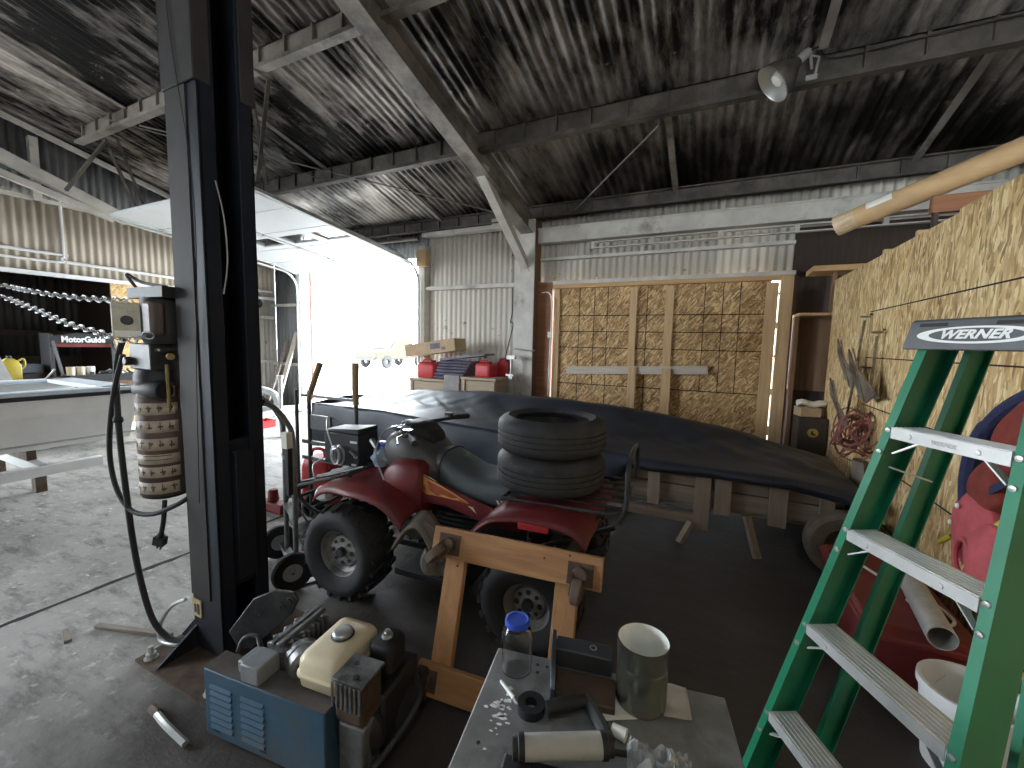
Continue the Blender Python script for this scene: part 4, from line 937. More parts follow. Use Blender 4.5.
# engine, frame, footwells, exhaust
mb = MB(); mb.loft([ring(.22, .15, .56, .22, 5), ring(.1, .18, .60, .2, 5), ring(-.2, .18, .58, .2, 5), ring(-.34, .13, .5, .24, 5)])
for k in range(6): mb.box((.0, 0, .40 + k * .03), (.30, .40, .008))
at_build(mb, 'engine', mat('dark_engine', (.04, .04, .042), .5, .5, .3), smooth=40)
mb = MB()
for s in (-1, 1):
    mb.tube([(.95, .14 * s, .36), (.5, .15 * s, .26), (-.4, .15 * s, .26), (-.9, .14 * s, .5)], .018, 8)
    mb.tube([(.6, .15 * s, .5), (.66, .32 * s, .295)], .02, 8); mb.tube([(.46, .12 * s, .60), (.62, .25 * s, .35)], .028, 8)
mb.tube([(-.56, -.3, .275), (-.56, .3, .275)], .035, 10); mb.tube([(.66, -.34, .295), (.66, .34, .295)], .022, 8)
at_build(mb, 'chassis', ink_black)
for s in (-1, 1):
    mb = MB(); mb.bx((-.22, .2 * s, .27), (.24, .50 * s, .285)); mb.bx((-.22, .48 * s, .27), (.24, .50 * s, .31)); at_build(mb, 'foot_board', blk_plastic, bev=.004)
mb = MB(); mb.grid(lambda u, v: Vector((.28 - .34 * u, .34 + .13 * v, .44 + .16 * math.sin(math.pi * min(1, u * 1.15)) - .05 * v)), 14, 4); at_build(mb, 'foot_guard', tan_m, smooth=60, solid=.02)
mb = MB(); mb.tube(spline([(-.05, .42, .30), (-.02, .42, .44), (.05, .41, .52), (.14, .40, .54), (.2, .38, .48)], 6), .035, 10); mb.tube(spline([(.0, .44, .28), (.04, .45, .36), (.02, .44, .42)], 5), .05, 10); at_build(mb, 'heat_guard', tan_m)
# bars, racks, bumper
mb = MB(); mb.tube(spline([(.18, .40, 1.02), (.27, .30, 1.02), (.40, .12, 1.04), (.42, 0, 1.04), (.40, -.12, 1.04), (.30, -.26, 1.05), (.22, -.34, 1.055)], 6), .012, 10); hb = at_build(mb, 'handlebar', blk_plastic)
for s, z in ((1, 1.02), (-1, 1.055)):
    mb = MB(); mb.tube([(.26 if s > 0 else .29, (.31 if s > 0 else .27) * s, z), (.15 if s > 0 else .22, (.43 if s > 0 else .345) * s, z + .005)], .019, 12); at_build(mb, 'grip', rubber, hb)
    mb = MB(); mb.tube([(.33, .26 * s, z + .01), (.34, .34 * s, z), (.26, .44 * s, z - .01)], .006, 6); mb.box((.33, .25 * s, z + .01), (.05, .04, .05)); at_build(mb, 'brake_lever', chrome, hb)
mb = MB(); mb.tube(spline([(.45, .05, 1.04), (.6, .12, 1.0), (.62, .2, .86), (.5, .26, .7)], 6), .006, 6); mb.tube(spline([(.45, -.05, 1.04), (.62, -.1, 1.02), (.64, .0, .86)], 6), .006, 6); at_build(mb, 'control_cable', zinc, hb)
mb = MB()
mb.tube([(1.28, .30, .56), (1.28, -.30, .56), (.72, -.34, .74), (.72, .34, .74)], .013, 8, True)
for y in (-.2, -.07, .07, .2): mb.tube([(1.28, y, .56 + .012), (.72, y, .752)], .009, 8)
for s in (-1, 1): mb.tube([(.76, .3 * s, .735), (.74, .26 * s, .64)], .01, 8)
at_build(mb, 'front_rack', rack_m)
mb = MB()
for s in (-1, 1): mb.tube(spline([(.95, .16 * s, .34), (1.15, .2 * s, .36), (1.3, .22 * s, .46), (1.28, .24 * s, .57)], 5), .015, 8)
mb.tube([(1.3, -.22, .46), (1.3, .22, .46)], .013, 8); mb.tube([(1.2, -.2, .38), (1.2, .2, .38)], .013, 8); at_build(mb, 'front_bumper', ink_black)
for s in (-1, 1):
    mb = MB(); mb.lathe([(0, .04), (.05, .035), (.055, .0), (.04, -.05), (0, -.06)], (1.06, .22 * s, .52), (1, 0, 0), n=18); at_build(mb, 'headlight', bulb_m)
mb = MB(); rz_ = .755
P = [(-.34, .30, rz_ - .01), (-.92, .30, rz_), (-.98, .24, rz_), (-.98, -.24, rz_), (-.92, -.30, rz_), (-.34, -.30, rz_ - .01)]
mb.tube(P, .012, 8, True)
for y in (-.2, -.1, 0, .1, .2): mb.tube([(-.35, y, rz_), (-.97, y, rz_)], .009, 8)
for s in (-1, 1): mb.tube([(-.9, .27 * s, rz_ - .01), (-.85, .24 * s, .70)], .01, 8); mb.tube([(-.4, .27 * s, rz_ - .01), (-.42, .24 * s, .70)], .01, 8)
at_build(mb, 'rear_rack', rack_m)
mb = MB(); mb.tube(spline([(-.97, .26, .70), (-1.0, .27, .80), (-1.0, .24, .98), (-1.0, .1, 1.02), (-1.0, -.1, 1.02), (-1.0, -.24, .98), (-1.0, -.27, .78)], 6), .013, 10); at_build(mb, 'rear_grab_bar', rack_m)
# black box with coiled leads on the front rack
bl = MA @ Vector((.92, .0, .70))
rb = Matrix.Rotation(math.pi + .06, 4, 'Z')
t = thing('charger_box', 'black box with coiled leads riding on the front rack of the quad', 'box', bl, rot=rb @ Matrix.Rotation(-.0, 4, 'Y'))
mb = MB(); mb.bx((-.12, -.04, 0.02), (.19, .16, .25)); mb.prism([(-.12, -.04, .25), (.19, -.04, .25), (.19, -.04, .265), (-.12, -.04, .29)], (0, .20, 0)); mb.build('case', blk_plastic, t, bev=.012, local=True)
mb = MB(); mb.bx((-.11, .162, .19), (-.05, .166, .205)); mb.bx((-.11, .162, .09), (-.08, .166, .105)); mb.bx((-.10, .162, .03), (-.06, .166, .045)); mb.build('case_print', zinc, t, local=True)
mb = MB()
for k in range(7):
    cx = .04 + random.uniform(-.02, .02); rr = random.uniform(.05, .075)
    mb.tube([(cx + rr * .6 * math.cos(a), .185 + .004 * k, .10 + rr * math.sin(a)) for a in [2 * math.pi * q / 16 for q in range(16)]], .004, 6, True)
mb.tube(spline([(.08, .19, .14), (.12, .2, .28), (.14, .16, .36), (.10, .1, .30)], 5), .005, 6); mb.tube(spline([(.2, .17, .05), (.26, .2, .0), (.22, .22, -.1)], 5), .006, 6)
mb.build('coiled_lead', zinc, t, local=True)
mb = MB(); mb.tube([(-.06, .18, .14), (-.12, .185, .10)], .008, 8); mb.tube([(-.2, .12, .22), (-.26, .14, .18), (-.26, .1, .10)], .02, 8); mb.build('clamp', cast_m, t, local=True)
t = thing('plastic_bag', 'crumpled pale blue plastic bag beside the black box on the quad', 'bag', MA @ Vector((.63, .12, .75)))
mb = MB(); c0 = MA @ Vector((.64, .10, .80)); mb.lathe([(0, -.07), (.05, -.05), (.075, 0), (.06, .05), (.02, .085), (0, .09)], c0, n=18, mod=lambda k, j, r: r * (1 + .3 * math.sin(k * 2.3 + j * 3.1))); mb.build('bag_body', mat('pale_blue_plastic', (.35, .45, .58), .35, 0, .4, 18), t)
mb = MB(); mb.box(c0 + Vector((.0, .0, .10)), (.07, .05, .03)); mb.build('blue_tie', cap_blue, t, bev=.008)

# two tyres stacked on the rear rack
TC = MA @ Vector((-.53, .03, 0)); tz = .777
def car_tyre(z, label):
    r, ri, h = .315, .215, .205
    prof = [(ri, .02), (ri + .03, .004), (r - .06, 0), (r - .025, .012), (r - .006, .032), (r, .05), (r, .068), (r - .007, .070), (r - .007, .076), (r, .078), (r, h / 2 - .004), (r - .007, h / 2 - .003), (r - .007, h / 2 + .003), (r, h / 2 + .004), (r, h - .078), (r - .007, h - .076), (r - .007, h - .070), (r, h - .068), (r, h - .05), (r - .006, h - .032), (r - .025, h - .012), (r - .06, h), (ri + .03, h - .004), (ri, h - .02), (ri + .008, h - .035), (r - .05, h * .7), (r - .05, h * .3), (ri + .008, .035)]
    mb = MB(); mb.lathe(prof, (TC.x, TC.y, z), n=120, closed=True, mod=lambda k, j, rr: rr - (.003 if (k % 3 == 0 and (3 <= j <= 6 or 14 <= j <= 20)) else 0))
    o = mb.build('car_tyre', rubber_dusty, origin=(TC.x, TC.y, z), smooth=30)
    return tag(o, label, 'tyre', 'tyres stacked on the quad')
car_tyre(tz, 'lower of the two black car tyres stacked on the quad')
car_tyre(tz + .207, 'upper of the two black car tyres stacked on the quad')

# ================================================================== WOODEN DOLLY standing on edge
t = thing('furniture_dolly', 'wooden dolly of four boards with brown casters, standing on edge', 'dolly', (-.72, 1.45, 0))
o = Vector((-1.13, 1.425, .0)); ux = Vector((.994, .09, .0)).normalized(); uz = Vector((-.03, .30, .95)).normalized(); uz = (uz - ux * uz.dot(ux)).normalized(); un = uz.cross(ux)   # un points to the back of the frame
def dp(a, b, c=0): return o + ux * a + uz * b + un * c
def board(a0, a1, b0, b1, c0, c1, name, m=pine_red):
    mb = MB(); vs = [dp(a, b, c) for a in (a0, a1) for b in (b0, b1) for c in (c0, c1)]
    mb.add(vs, [(0, 1, 3, 2), (4, 6, 7, 5), (0, 4, 5, 1), (2, 3, 7, 6), (0, 2, 6, 4), (1, 5, 7, 3)]); return mb.build(name, m, t, bev=.004)
dolly_x = wood('dolly_board', (.50, .27, .12), (.33, .16, .07), 0); dolly_z = wood('dolly_leg_board', (.50, .27, .12), (.34, .17, .075), 2)
board(0.0, .80, .60, .735, -.065, -.03, 'board', dolly_x)
board(.02, .82, .02, .15, -.065, -.03, 'board', dolly_x)
board(.065, .165, .02, .70, -.03, .01, 'rail', dolly_z)
board(.60, .70, .02, .70, -.03, .01, 'rail', dolly_z)
MBt = MB(); MBt.add([dp(a, b, -.0655) for a, b in ((.38, .72), (.42, .72), (.42, .728), (.38, .728))], [(0, 1, 2, 3)])
nail = MB()
for a, b in ((.13, .57), (.55, .69), (.66, .72)): nail.cyl(dp(a, b, -.068 if b > .59 else -.033), dp(a, b, -.06 if b > .59 else -.025), .005, n=8)
nail.build('nail', rusty, t)
for a, b, ang in ((.09, .665, -2.3), (.71, .655, -1.62), (.07, .085, -2.4), (.74, .085, -1.6)):
    mb = MB(); vs = [dp(a + i * .055, b + j * .045, c) for i in (-1, 1) for j in (-1, 1) for c in (-.071, -.065)]
    mb.add(vs, [(0, 1, 3, 2), (4, 6, 7, 5), (0, 4, 5, 1), (2, 3, 7, 6), (0, 2, 6, 4), (1, 5, 7, 3)])
    mb.lathe([(0, 0), (.034, 0), (.03, .02), (0, .022)], dp(a, b, -.071), -un, n=16)
    ca = mb.build('caster', rusty, t, bev=.002)
    e = (ux * math.cos(ang) + uz * math.sin(ang)); sd = e.cross(-un).normalized(); wc = dp(a, b, -.10) + e * .06
    mb = MB()
    for s in (-1, 1): mb.prism([dp(a, b, -.09) + sd * .026 * s + e * -.01, dp(a, b, -.09) + sd * .026 * s + e * .045, wc + sd * .026 * s + e * .02 - un * .02, wc + sd * .026 * s - e * .01 - un * .02], sd * .004 * s)
    mb.build('fork', rusty, ca)
    mb = MB(); mb.lathe([(.008, -.019), (.045, -.019), (.05, -.014), (.05, .014), (.045, .019), (.008, .019)], wc - un * .015, sd, n=24, closed=True); mb.build('caster_wheel', mat('brown_caster_rubber', (.16, .11, .085), .6, 0, .2) if 'brown_caster_rubber' not in MATS else MATS['brown_caster_rubber'], ca)

# ================================================================== GAS POWERED COMPRESSOR
t = thing('air_compressor', 'blue louvred compressor with cream tanked petrol engine on the floor', 'compressor', (-1.45, 1.0, 0))
o = Vector((-1.73, .86, 0)); ux = Vector((.99, .11, 0)).normalized(); uy = Vector((-.13, .99, 0)).normalized()
def cp(a, b, z): return o + ux * a + uy * b + Vector((0, 0, z))
def cbox(mb, a0, a1, b0, b1, z0, z1, m=0):
    vs = [cp(a, b, z) for a in (a0, a1) for b in (b0, b1) for z in (z0, z1)]
    return mb.add(vs, [(0, 1, 3, 2), (4, 6, 7, 5), (0, 4, 5, 1), (2, 3, 7, 6), (0, 2, 6, 4), (1, 5, 7, 3)], m)
mb = MB(); cbox(mb, 0, .60, 0, .095, .02, .30); bg = mb.build('belt_guard', comp_blue, t, bev=.006)
louv = mat('louvre_shadow_paint', (.03, .045, .06), .7, 0, .2); louv_l = mat('dusty_louvre', (.11, .17, .21), .6, 0, .2, 8)
for c0 in (.035, .20):
    mb = MB()
    for k in range(7):
        z = .245 - k * .028
        vs = [cp(c0, -.001, z), cp(c0 + .115, -.001, z), cp(c0 + .115, -.007, z - .014), cp(c0, -.007, z - .014), cp(c0, -.001, z - .018), cp(c0 + .115, -.001, z - .018)]
        mb.add(vs, [(0, 1, 2, 3), (3, 2, 5, 4), (0, 3, 4), (1, 5, 2)])
    mb.build('louvre_panel', comp_blue, bg)
mb = MB(); cbox(mb, .045, .075, -.002, .001, .045, .052); cbox(mb, .29, .32, -.002, .001, .045, .052); mb.build('slot', ink_black, bg)
mb = MB(); cbox(mb, .0, .60, .0, .095, .3005, .303); mb.build('top_plate', mat('scuffed_top', (.14, .13, .125), .5, .1, .3, 9, dirt=((.08, .055, .045), .5)), bg)
mb = MB(); cbox(mb, .20, .29, .0, .10, .303, .375); cbox(mb, .15, .21, .03, .12, .303, .35); mb.build('bracket_block', mat('grey_block_paint', (.28, .30, .32), .5, .1, .3, 9), t, bev=.006)
# finned pump head and flywheel cover
mb = MB()
for k in range(9):
    cbox(mb, .20, .31, .12 + k * .026, .133 + k * .026, .20, .375)
cbox(mb, .22, .29, .11, .35, .19, .36); mb.build('finned_cylinder', cast_m, t, bev=.002)
mb = MB(); cbox(mb, .225, .245, .11, .36, .375, .39); cbox(mb, .26, .28, .11, .36, .375, .395)
for k in range(8): mb.cyl(cp(.212 + (k % 2) * .085, .15 + (k // 2) * .055, .375), cp(.212 + (k % 2) * .085, .15 + (k // 2) * .055, .388), .010, n=8)
mb.build('cylinder_head', cast_m, t, bev=.004)
mb = MB(); mb.lathe([(0, -.05), (.055, -.05), (.066, -.035), (.066, -.005), (.06, .0), (.066, .008), (.066, .045), (.048, .06), (0, .064)], cp(.36, .15, .325), ux * .85 - uy * .5, n=32); mb.build('crankcase', cast_m, t)
mb = MB(); mb.tube(spline([cp(.05, .11, .30), cp(.06, .13, .345), cp(.11, .15, .355), cp(.15, .13, .33)], 6), .011, 10); mb.build('intake_elbow', valve_m, t)
# petrol engine
mb = MB(); cbox(mb, .56, .76, .12, .36, .04, .31); mb.lathe([(0, 0), (.10, 0), (.11, .02), (.11, .05), (.08, .07), (0, .075)], cp(.66, .13, .18), -uy, n=30); en = mb.build('engine_block', mat('dark_engine_casting', (.035, .035, .037), .5, .4, .3), t, bev=.012)
def rrect(a0, a1, b0, b1, z, rad, n=5):
    out = []
    for cx, cy, s in ((a1 - rad, b1 - rad, 0), (a0 + rad, b1 - rad, 1), (a0 + rad, b0 + rad, 2), (a1 - rad, b0 + rad, 3)):
        for k in range(n): 
            an = math.pi / 2 * (s + k / (n - 1)); out.append(cp(cx + rad * math.cos(an), cy + rad * math.sin(an), z))
    return out
ta0, ta1, tb0, tb1 = .425, .615, .045, .305
mb = MB(); mb.loft([rrect(ta0 + .02, ta1 - .02, tb0 + .02, tb1 - .02, .31, .03), rrect(ta0 + .004, ta1 - .004, tb0 + .004, tb1 - .004, .322, .03), rrect(ta0, ta1, tb0, tb1, .352, .032), rrect(ta0 - .008, ta1 + .008, tb0 - .008, tb1 + .008, .362, .038), rrect(ta0 - .008, ta1 + .008, tb0 - .008, tb1 + .008, .370, .038), rrect(ta0, ta1, tb0, tb1, .375, .032), rrect(ta0 + .002, ta1 - .002, tb0 + .002, tb1 - .002, .415, .032), rrect(ta0 + .012, ta1 - .012, tb0 + .012, tb1 - .012, .434, .03), rrect(ta0 + .04, ta1 - .04, tb0 + .04, tb1 - .04, .442, .025)])
ft = mb.build('fuel_tank', cream, t, smooth=55)
mb = MB(); mb.lathe([(0, -.012), (.036, -.012), (.036, .0), (.039, .002), (.039, .015), (.034, .020), (.024, .023), (0, .023)], cp(.52, .19, .443), n=26, mod=lambda k, j, r: r * (1 - (.04 if (k % 2 and 3 <= j <= 4) else 0))); mb.build('tank_cap', zinc, ft)
mb = MB(); mb.lathe([(.040, -.002), (.044, .004), (.040, .008)], cp(.52, .19, .441), n=26); mb.build('cap_seal', ink_black, ft)
mb = MB(); cbox(mb, .625, .745, .02, .135, .27, .425); mf = mb.build('muffler', rusty, t, bev=.014)
mb = MB(); cbox(mb, .619, .751, .014, .141, .425, .434)
for k in range(7): cbox(mb, .62 + k * .019, .630 + k * .019, .010, .014, .33, .425)
mb.build('muffler_guard', cast_m, mf, bev=.003)
mb = MB(); mb.cyl(cp(.70, .045, .4335), cp(.70, .045, .437), .011, n=14); mb.cyl(cp(.66, .10, .4335), cp(.66, .10, .437), .009, n=14); mb.build('vent_hole', ink_black, mf)
mb = MB(); mb.loft([rrect(.63, .74, .19, .31, .33, .03), rrect(.63, .74, .19, .31, .425, .03), rrect(.642, .728, .202, .298, .440, .028)]); ac = mb.build('air_cleaner', blk_plastic, t, smooth=50)
mb = MB(); mb.lathe([(0, 0), (.024, 0), (.02, .012), (.012, .014), (.011, .026), (0, .027)], cp(.685, .25, .440), n=8); mb.build('wing_nut', zinc, ac)
mb = MB(); cbox(mb, .63, .74, .03, .13, .06, .26); mb.build('cylinder_fins', cast_m, t, bev=.01)
mb = MB(); mb.lathe([(0, -.38), (.08, -.37), (.11, -.34), (.115, .34), (.08, .37), (0, .38)], cp(.40, .28, .118), ux, n=28); mb.build('air_tank', mat('dark_tank_paint', (.03, .035, .04), .5, .1), t)
mb = MB(); mb.tube(spline([cp(.70, -.02, .03), cp(.78, .12, .12), cp(.82, .26, .2), cp(.76, .34, .22)], 5), .011, 8); mb.build('pull_handle', valve_m, t)
mb = MB(); mb.lathe([(.02, -.03), (.06, -.035), (.075, -.02), (.075, .02), (.06, .035), (.02, .03)], cp(.72, .46, .076), ux, n=22, closed=True); mb.build('wheel', rubber, t)
mb = MB(); mb.lathe([(.02, -.03), (.06, -.035), (.075, -.02), (.075, .02), (.06, .035), (.02, .03)], cp(.05, .46, .076), ux, n=22, closed=True); mb.build('wheel', rubber, t)
mb = MB(); cbox(mb, .03, .06, .02, .08, 0, .03); cbox(mb, .54, .57, .02, .08, 0, .03); mb.build('rubber_foot', rubber, t)

# ================================================================== STEEL BENCH in front and everything on it
t = thing('steel_cart', 'scuffed grey steel cart top with drilled holes at the bottom of the view', 'cart', (-.15, .65, 0))
o = Vector((-.47, .94, .78)); ux = Vector((.984, .179, 0)); uv = Vector((.179, -.984, 0))
def bp(a, b, z=0): return o + ux * a + uv * b + Vector((0, 0, z))
def bbox(mb, a0, a1, b0, b1, z0, z1, m=0):
    vs = [bp(a, b, z) for a in (a0, a1) for b in (b0, b1) for z in (z0, z1)]
    return mb.add(vs, [(0, 1, 3, 2), (4, 6, 7, 5), (0, 4, 5, 1), (2, 3, 7, 6), (0, 2, 6, 4), (1, 5, 7, 3)], m)
mb = MB(); bbox(mb, 0, .56, 0, .75, -.035, 0); tp = mb.build('cart_top', bench_m, t, bev=.004)
mb = MB()
for a, b in ((.115, .03), (.14, .03), (.17, .03), (.12, .055), (.04, .27), (.055, .44), (.075, .44), (.06, .46), (.02, .6)): mb.cyl(bp(a, b, -.001), bp(a, b, .0006), .0045, n=10)
mb.build('drilled_hole', ink_black, tp)
mb = MB()
for k in range(26):
    a, b = random.gauss(.062, .016), random.gauss(.20, .03); s = random.uniform(.002, .009)
    mb.prism([bp(a + s * math.cos(q) * random.uniform(.5, 1.6), b + s * math.sin(q) * random.uniform(.4, 1), .0002) for q in (0, 1, 2.1, 3.1, 4.2, 5.2)], (0, 0, .0006))
mb.build('paint_spot', ink_white, tp)
for a in (.03, .53):
    for b in (.03, .72):
        mb = MB(); bbox(mb, a - .02, a + .02, b - .02, b + .02, -.78, -.03); mb.build('leg', ink_black, t)
mb = MB(); bbox(mb, .02, .54, .02, .73, -.55, -.53); mb.build('shelf', blk_plastic, t)
# bottle
b0 = bp(.066, .060)
t = thing('plastic_bottle', 'empty clear plastic bottle with a blue cap on the steel cart', 'bottle', b0)
MB().lathe([(0, .002), (.031, 0), (.038, .006), (.039, .03), (.0368, .055), (.039, .078), (.0385, .096), (.034, .110), (.0275, .119), (.0275, .130), (.026, .130), (.026, .118), (.032, .109), (.0368, .095), (.0372, .078), (.035, .055), (.0372, .03), (.0362, .008), (.030, .003), (0, .004)], b0, n=32).build('bottle_body', clear, t)
MB().lathe([(.0285, .122), (.0305, .123), (.031, .129), (.030, .136), (.026, .137), (.024, .135), (0, .135), (0, .132), (.0285, .132)], b0, n=40).build('bottle_cap', cap_blue, t)
# steel bracket: upright plate and drilled square tube
t = thing('steel_bracket', 'dark steel plate with a drilled square tube, behind the tin can', 'bracket', bp(.19, .04))
mb = MB(); mb.prism([bp(.145, -.0, .001), bp(.165, .14, .001), bp(.165, .14, .04), bp(.162, .12, .06), bp(.145, .0, .085)], ux * .012); mb.build('upright_plate', mat('dark_blue_steel', (.075, .085, .10), .4, .4, .3, 8), t, bev=.002)
mb = MB(); bbox(mb, .158, .30, -.005, .045, .02, .068); sq = mb.build('square_tube', mat('dark_tube_steel', (.06, .066, .075), .45, .4, .3, 8), t, bev=.004)
mb = MB(); mb.lathe([(.006, 0), (.0095, .0), (.0095, .0012), (.006, .0012)], bp(.252, .018, .068), n=16, closed=True); mb.build('hole_rim', zinc, sq)
mb = MB(); mb.cyl(bp(.252, .018, .0675), bp(.252, .018, .0685), .006, n=14); mb.build('hole', ink_black, sq)
mb = MB(); bbox(mb, .17, .31, .045, .13, .0, .02); mb.build('base_plate', rusty, t, bev=.003)
# tin can
c0 = bp(.366, .066)
t = thing('tin_can', 'open tin can with a white lining and ribbed side, standing on the cart', 'can', c0)
r_ = .057; prof = [(0, 0), (r_ - .003, 0), (r_ - .001, .003)]
for k in range(15): prof += [(r_ - .0003, .012 + k * .006), (r_ - .0016, .015 + k * .006)]
prof += [(r_, .106), (r_, .148), (r_ + .0015, .150), (r_ + .0015, .153), (r_ - .001, .153)]
MB().lathe(prof, c0, n=48, caps=False).build('can_wall', tin, t, smooth=60)
MB().lathe([(r_ - .0012, .152), (r_ - .0022, .148), (r_ - .0024, .006), (0, .005)], c0, n=48, caps=False).build('can_lining', tin_in, t)
# rod, tape roll, cartridge, spray gun, papers, film
p, q = bp(.041, .112, .005), bp(.085, .152, .006)
t = thing('paint_brush', 'thin white handled brush lying beside the paint spots', 'brush', p)
MB().tube([p, p.lerp(q, .5), q], [.0035, .0045, .005], 10).build('brush_handle', ink_white, t)
MB().tube([q, q + (q - p) * .18, q + (q - p) * .42], [.006, .008, .003], 10).build('bristle_head', cast_m, t)
c1 = bp(.128, .165)
mb = MB(); mb.lathe([(.014, 0), (.031, 0), (.031, .02), (.014, .02)], c1, n=32, closed=True); tag(mb.build('tape_roll', blk_plastic, origin=c1), 'roll of black tape on the cart next to the white brush', 'tape')
t = thing('roller_cartridge', 'white ribbed cylinder with black ends lying across the front of the cart', 'cartridge', bp(.2, .34))
ca, cb = bp(.140, .290, .040), bp(.285, .243, .040)
MB().lathe([(0, .0), (.022, .0), (.0225, .003)] + [(.0225 - (.0006 if k % 2 else 0), .004 + k * .0040) for k in range(37)] + [(.022, .153), (0, .153)], ca, cb - ca, n=36).build('sleeve', mat('ivory_sleeve', (.42, .41, .38), .55, 0, .1, 30), t)
mb = MB(); mb.lathe([(0, -.022), (.02, -.022), (.021, -.012), (.0245, -.010), (.0245, .001), (0, .001)], ca, cb - ca, n=28); mb.build('end_cap', blk_plastic, t)
mb = MB(); mb.lathe([(0, .022), (.02, .022), (.021, .012), (.0245, .010), (.0245, -.001), (0, -.001)], cb, cb - ca, n=28); mb.build('end_cap', blk_plastic, t)
mb = MB(); bbox(mb, .10, .33, .285, .36, .001, .016); mb.build('cradle', blk_plastic, t, bev=.006)
t = thing('spray_gun', 'black spray gun with a pale nozzle lying between cartridge and tin can', 'spray gun', bp(.28, .24))
mb = MB(); mb.tube(spline([bp(.165, .175, .022), bp(.195, .16, .026), bp(.228, .142, .026), bp(.243, .132, .024)], 6), [.016] * 12 + [.014] * 7, 12); mb.build('body', blk_plastic, t)
mb = MB(); mb.tube(spline([bp(.245, .122, .024), bp(.262, .145, .02), bp(.285, .178, .016), bp(.300, .205, .014)], 6), .014, 10); mb.build('grip', dark_plastic, t)
mb = MB(); mb.lathe([(.004, 0), (.011, 0), (.013, .03), (.004, .03)], bp(.305, .175, .016), ux * .9 + uv * .3, n=16, closed=True); mb.build('nozzle', ink_white, t)
mb = MB(); mb.tube(spline([bp(.275, .205, .014), bp(.31, .222, .012), bp(.345, .215, .010)], 5), .006, 8); mb.build('trigger', ink_black, t)
def sheet(name, pts, label, m, z=.0012):
    P = [Vector(p) for p in pts]
    def fn(u, v): 
        a = P[0].lerp(P[1], u); b = P[3].lerp(P[2], u); q = a.lerp(b, v); return q + Vector((0, 0, z + .0015 * math.sin(u * 5 + v * 7)))
    mb = MB(); mb.grid(fn, 8, 8); return tag(mb.build(name, m, origin=P[0], solid=.0006), label, 'paper')
sheet('paper_sheet', [bp(.237, .094), bp(.325, .045), bp(.385, .11), bp(.289, .150)], 'creased white paper under the tin can on the cart', paper_m, .003)
sheet('paper_sheet', [bp(.425, .0), bp(.474, -.0), bp(.475, .09), bp(.415, .10)], 'grey brown paper lying right of the tin can', mat('dull_paper', (.42, .38, .33), .8, 0, .2, 12), .003)
mb = MB(); c2 = bp(.40, .25, .0); rr = random.Random(3)
def film(u, v):
    return bp(.335 + .12 * u, .195 + .12 * v, .006 + .045 * abs(noise.noise(Vector((u * 5, v * 5, 1)))) + .016 * rr.random())
mb.grid(film, 18, 16); tag(mb.build('plastic_film', film_m, origin=c2, smooth=0, solid=.0005), 'crumpled clear plastic film in front of the tin can', 'film')

# ================================================================== TRAILER AND TARP
t = thing('utility_trailer', 'low grey wooden sided trailer under the dark tarp at the back', 'trailer', (-1.6, 4.2, 0))
tr_w = wood('trailer_board', (.30, .235, .18), (.16, .125, .10), 0); tr_v = wood('trailer_stake_board', (.34, .265, .205), (.19, .15, .115), 2)
for z0, z1 in ((.30, .44), (.45, .60)):
    MB().bx((-4.2, 3.70, z0), (.92, 3.73, z1)).build('side_board', tr_w, t, bev=.003)
    MB().bx((-4.2, 4.67, z0), (.92, 4.70, z1)).build('side_board', tr_w, t, bev=.003)
    MB().bx((.92, 3.70, z0), (.95, 4.70, z1)).build('end_board', tr_w, t, bev=.003)
    MB().bx((-4.23, 3.70, z0), (-4.2, 4.70, z1)).build('end_board', tr_w, t, bev=.003)
for x, w_, zb in ((-3.6, .10, .25), (-2.6, .10, .25), (-1.6, .10, .25), (-.42, .10, .26), (-.05, .12, .10), (.10, .12, .26), (.48, .12, .24), (.80, .09, .26)):
    MB().bx((x, 3.655, zb), (x + w_, 3.70, .61)).build('stake', tr_v, t, bev=.003)
MB().bx((-4.2, 3.72, .27), (.92, 4.68, .30)).build('bed', tr_w, t)
MB().bx((-1.0, 3.66, .14), (.02, 3.72, .22)).build('lower_rail', tr_w, t, bev=.004)
MB().beam((-.06, 3.64, .16), (-.14, 3.56, .0), .05, .04).build('leg', tr_v, t)
MB().beam((.34, 3.70, .27), (.42, 3.56, .0), .05, .04).build('leg', tr_v, t)
MB().beam((-4.2, 4.2, .2), (1.3, 4.2, .2), .08, .1).build('frame_beam', rusty, t)
for y in (3.80, 4.60):
    for x in (.93, -2.2):
        mb = MB(); yy = (3.57 if y < 4 else 4.82)
        mb.lathe([(.12, -.05), (.20, -.06), (.235, -.04), (.235, .04), (.20, .06), (.12, .05)], (x, yy, .235), (0, 1, 0), n=30, closed=True); wh = mb.build('wheel', rubber if x < 0 else tan_m, t)
        mb = MB(); mb.lathe([(0, -.03), (.12, -.04), (.125, .04), (0, .03)], (x, yy, .235), (0, 1, 0), n=22); mb.build('wheel_rim', rusty, wh)
MB().cyl((.93, 3.57, .235), (.93, 4.82, .235), .03).build('axle', rusty, t)
MB().cyl((-2.2, 3.55, .235), (-2.2, 4.85, .235), .03).build('axle', rusty, t)
def pl(tab, x):
    if x <= tab[0][0]: return tab[0][1]
    for (a, b), (c, d) in zip(tab, tab[1:]):
        if x <= c: return b + (d - b) * (x - a) / (c - a)
    return tab[-1][1]
ridge = [(-4.5, .83), (-3.6, .93), (-2.5, .98), (-1.5, .96), (-.85, .93), (-.2, .86), (.4, .76), (.8, .67), (1.15, .58)]
hem = [(-4.5, .80), (-3.4, .80), (-2.6, .76), (-1.9, .73), (-.65, .66), (0, .645), (.6, .645), (1.0, .60), (1.15, .56)]
hang = [(-4.5, .55), (-3.2, .52), (-1.2, .50), (-.75, .40), (-.58, .10), (.3, .07), (1.15, .10)]
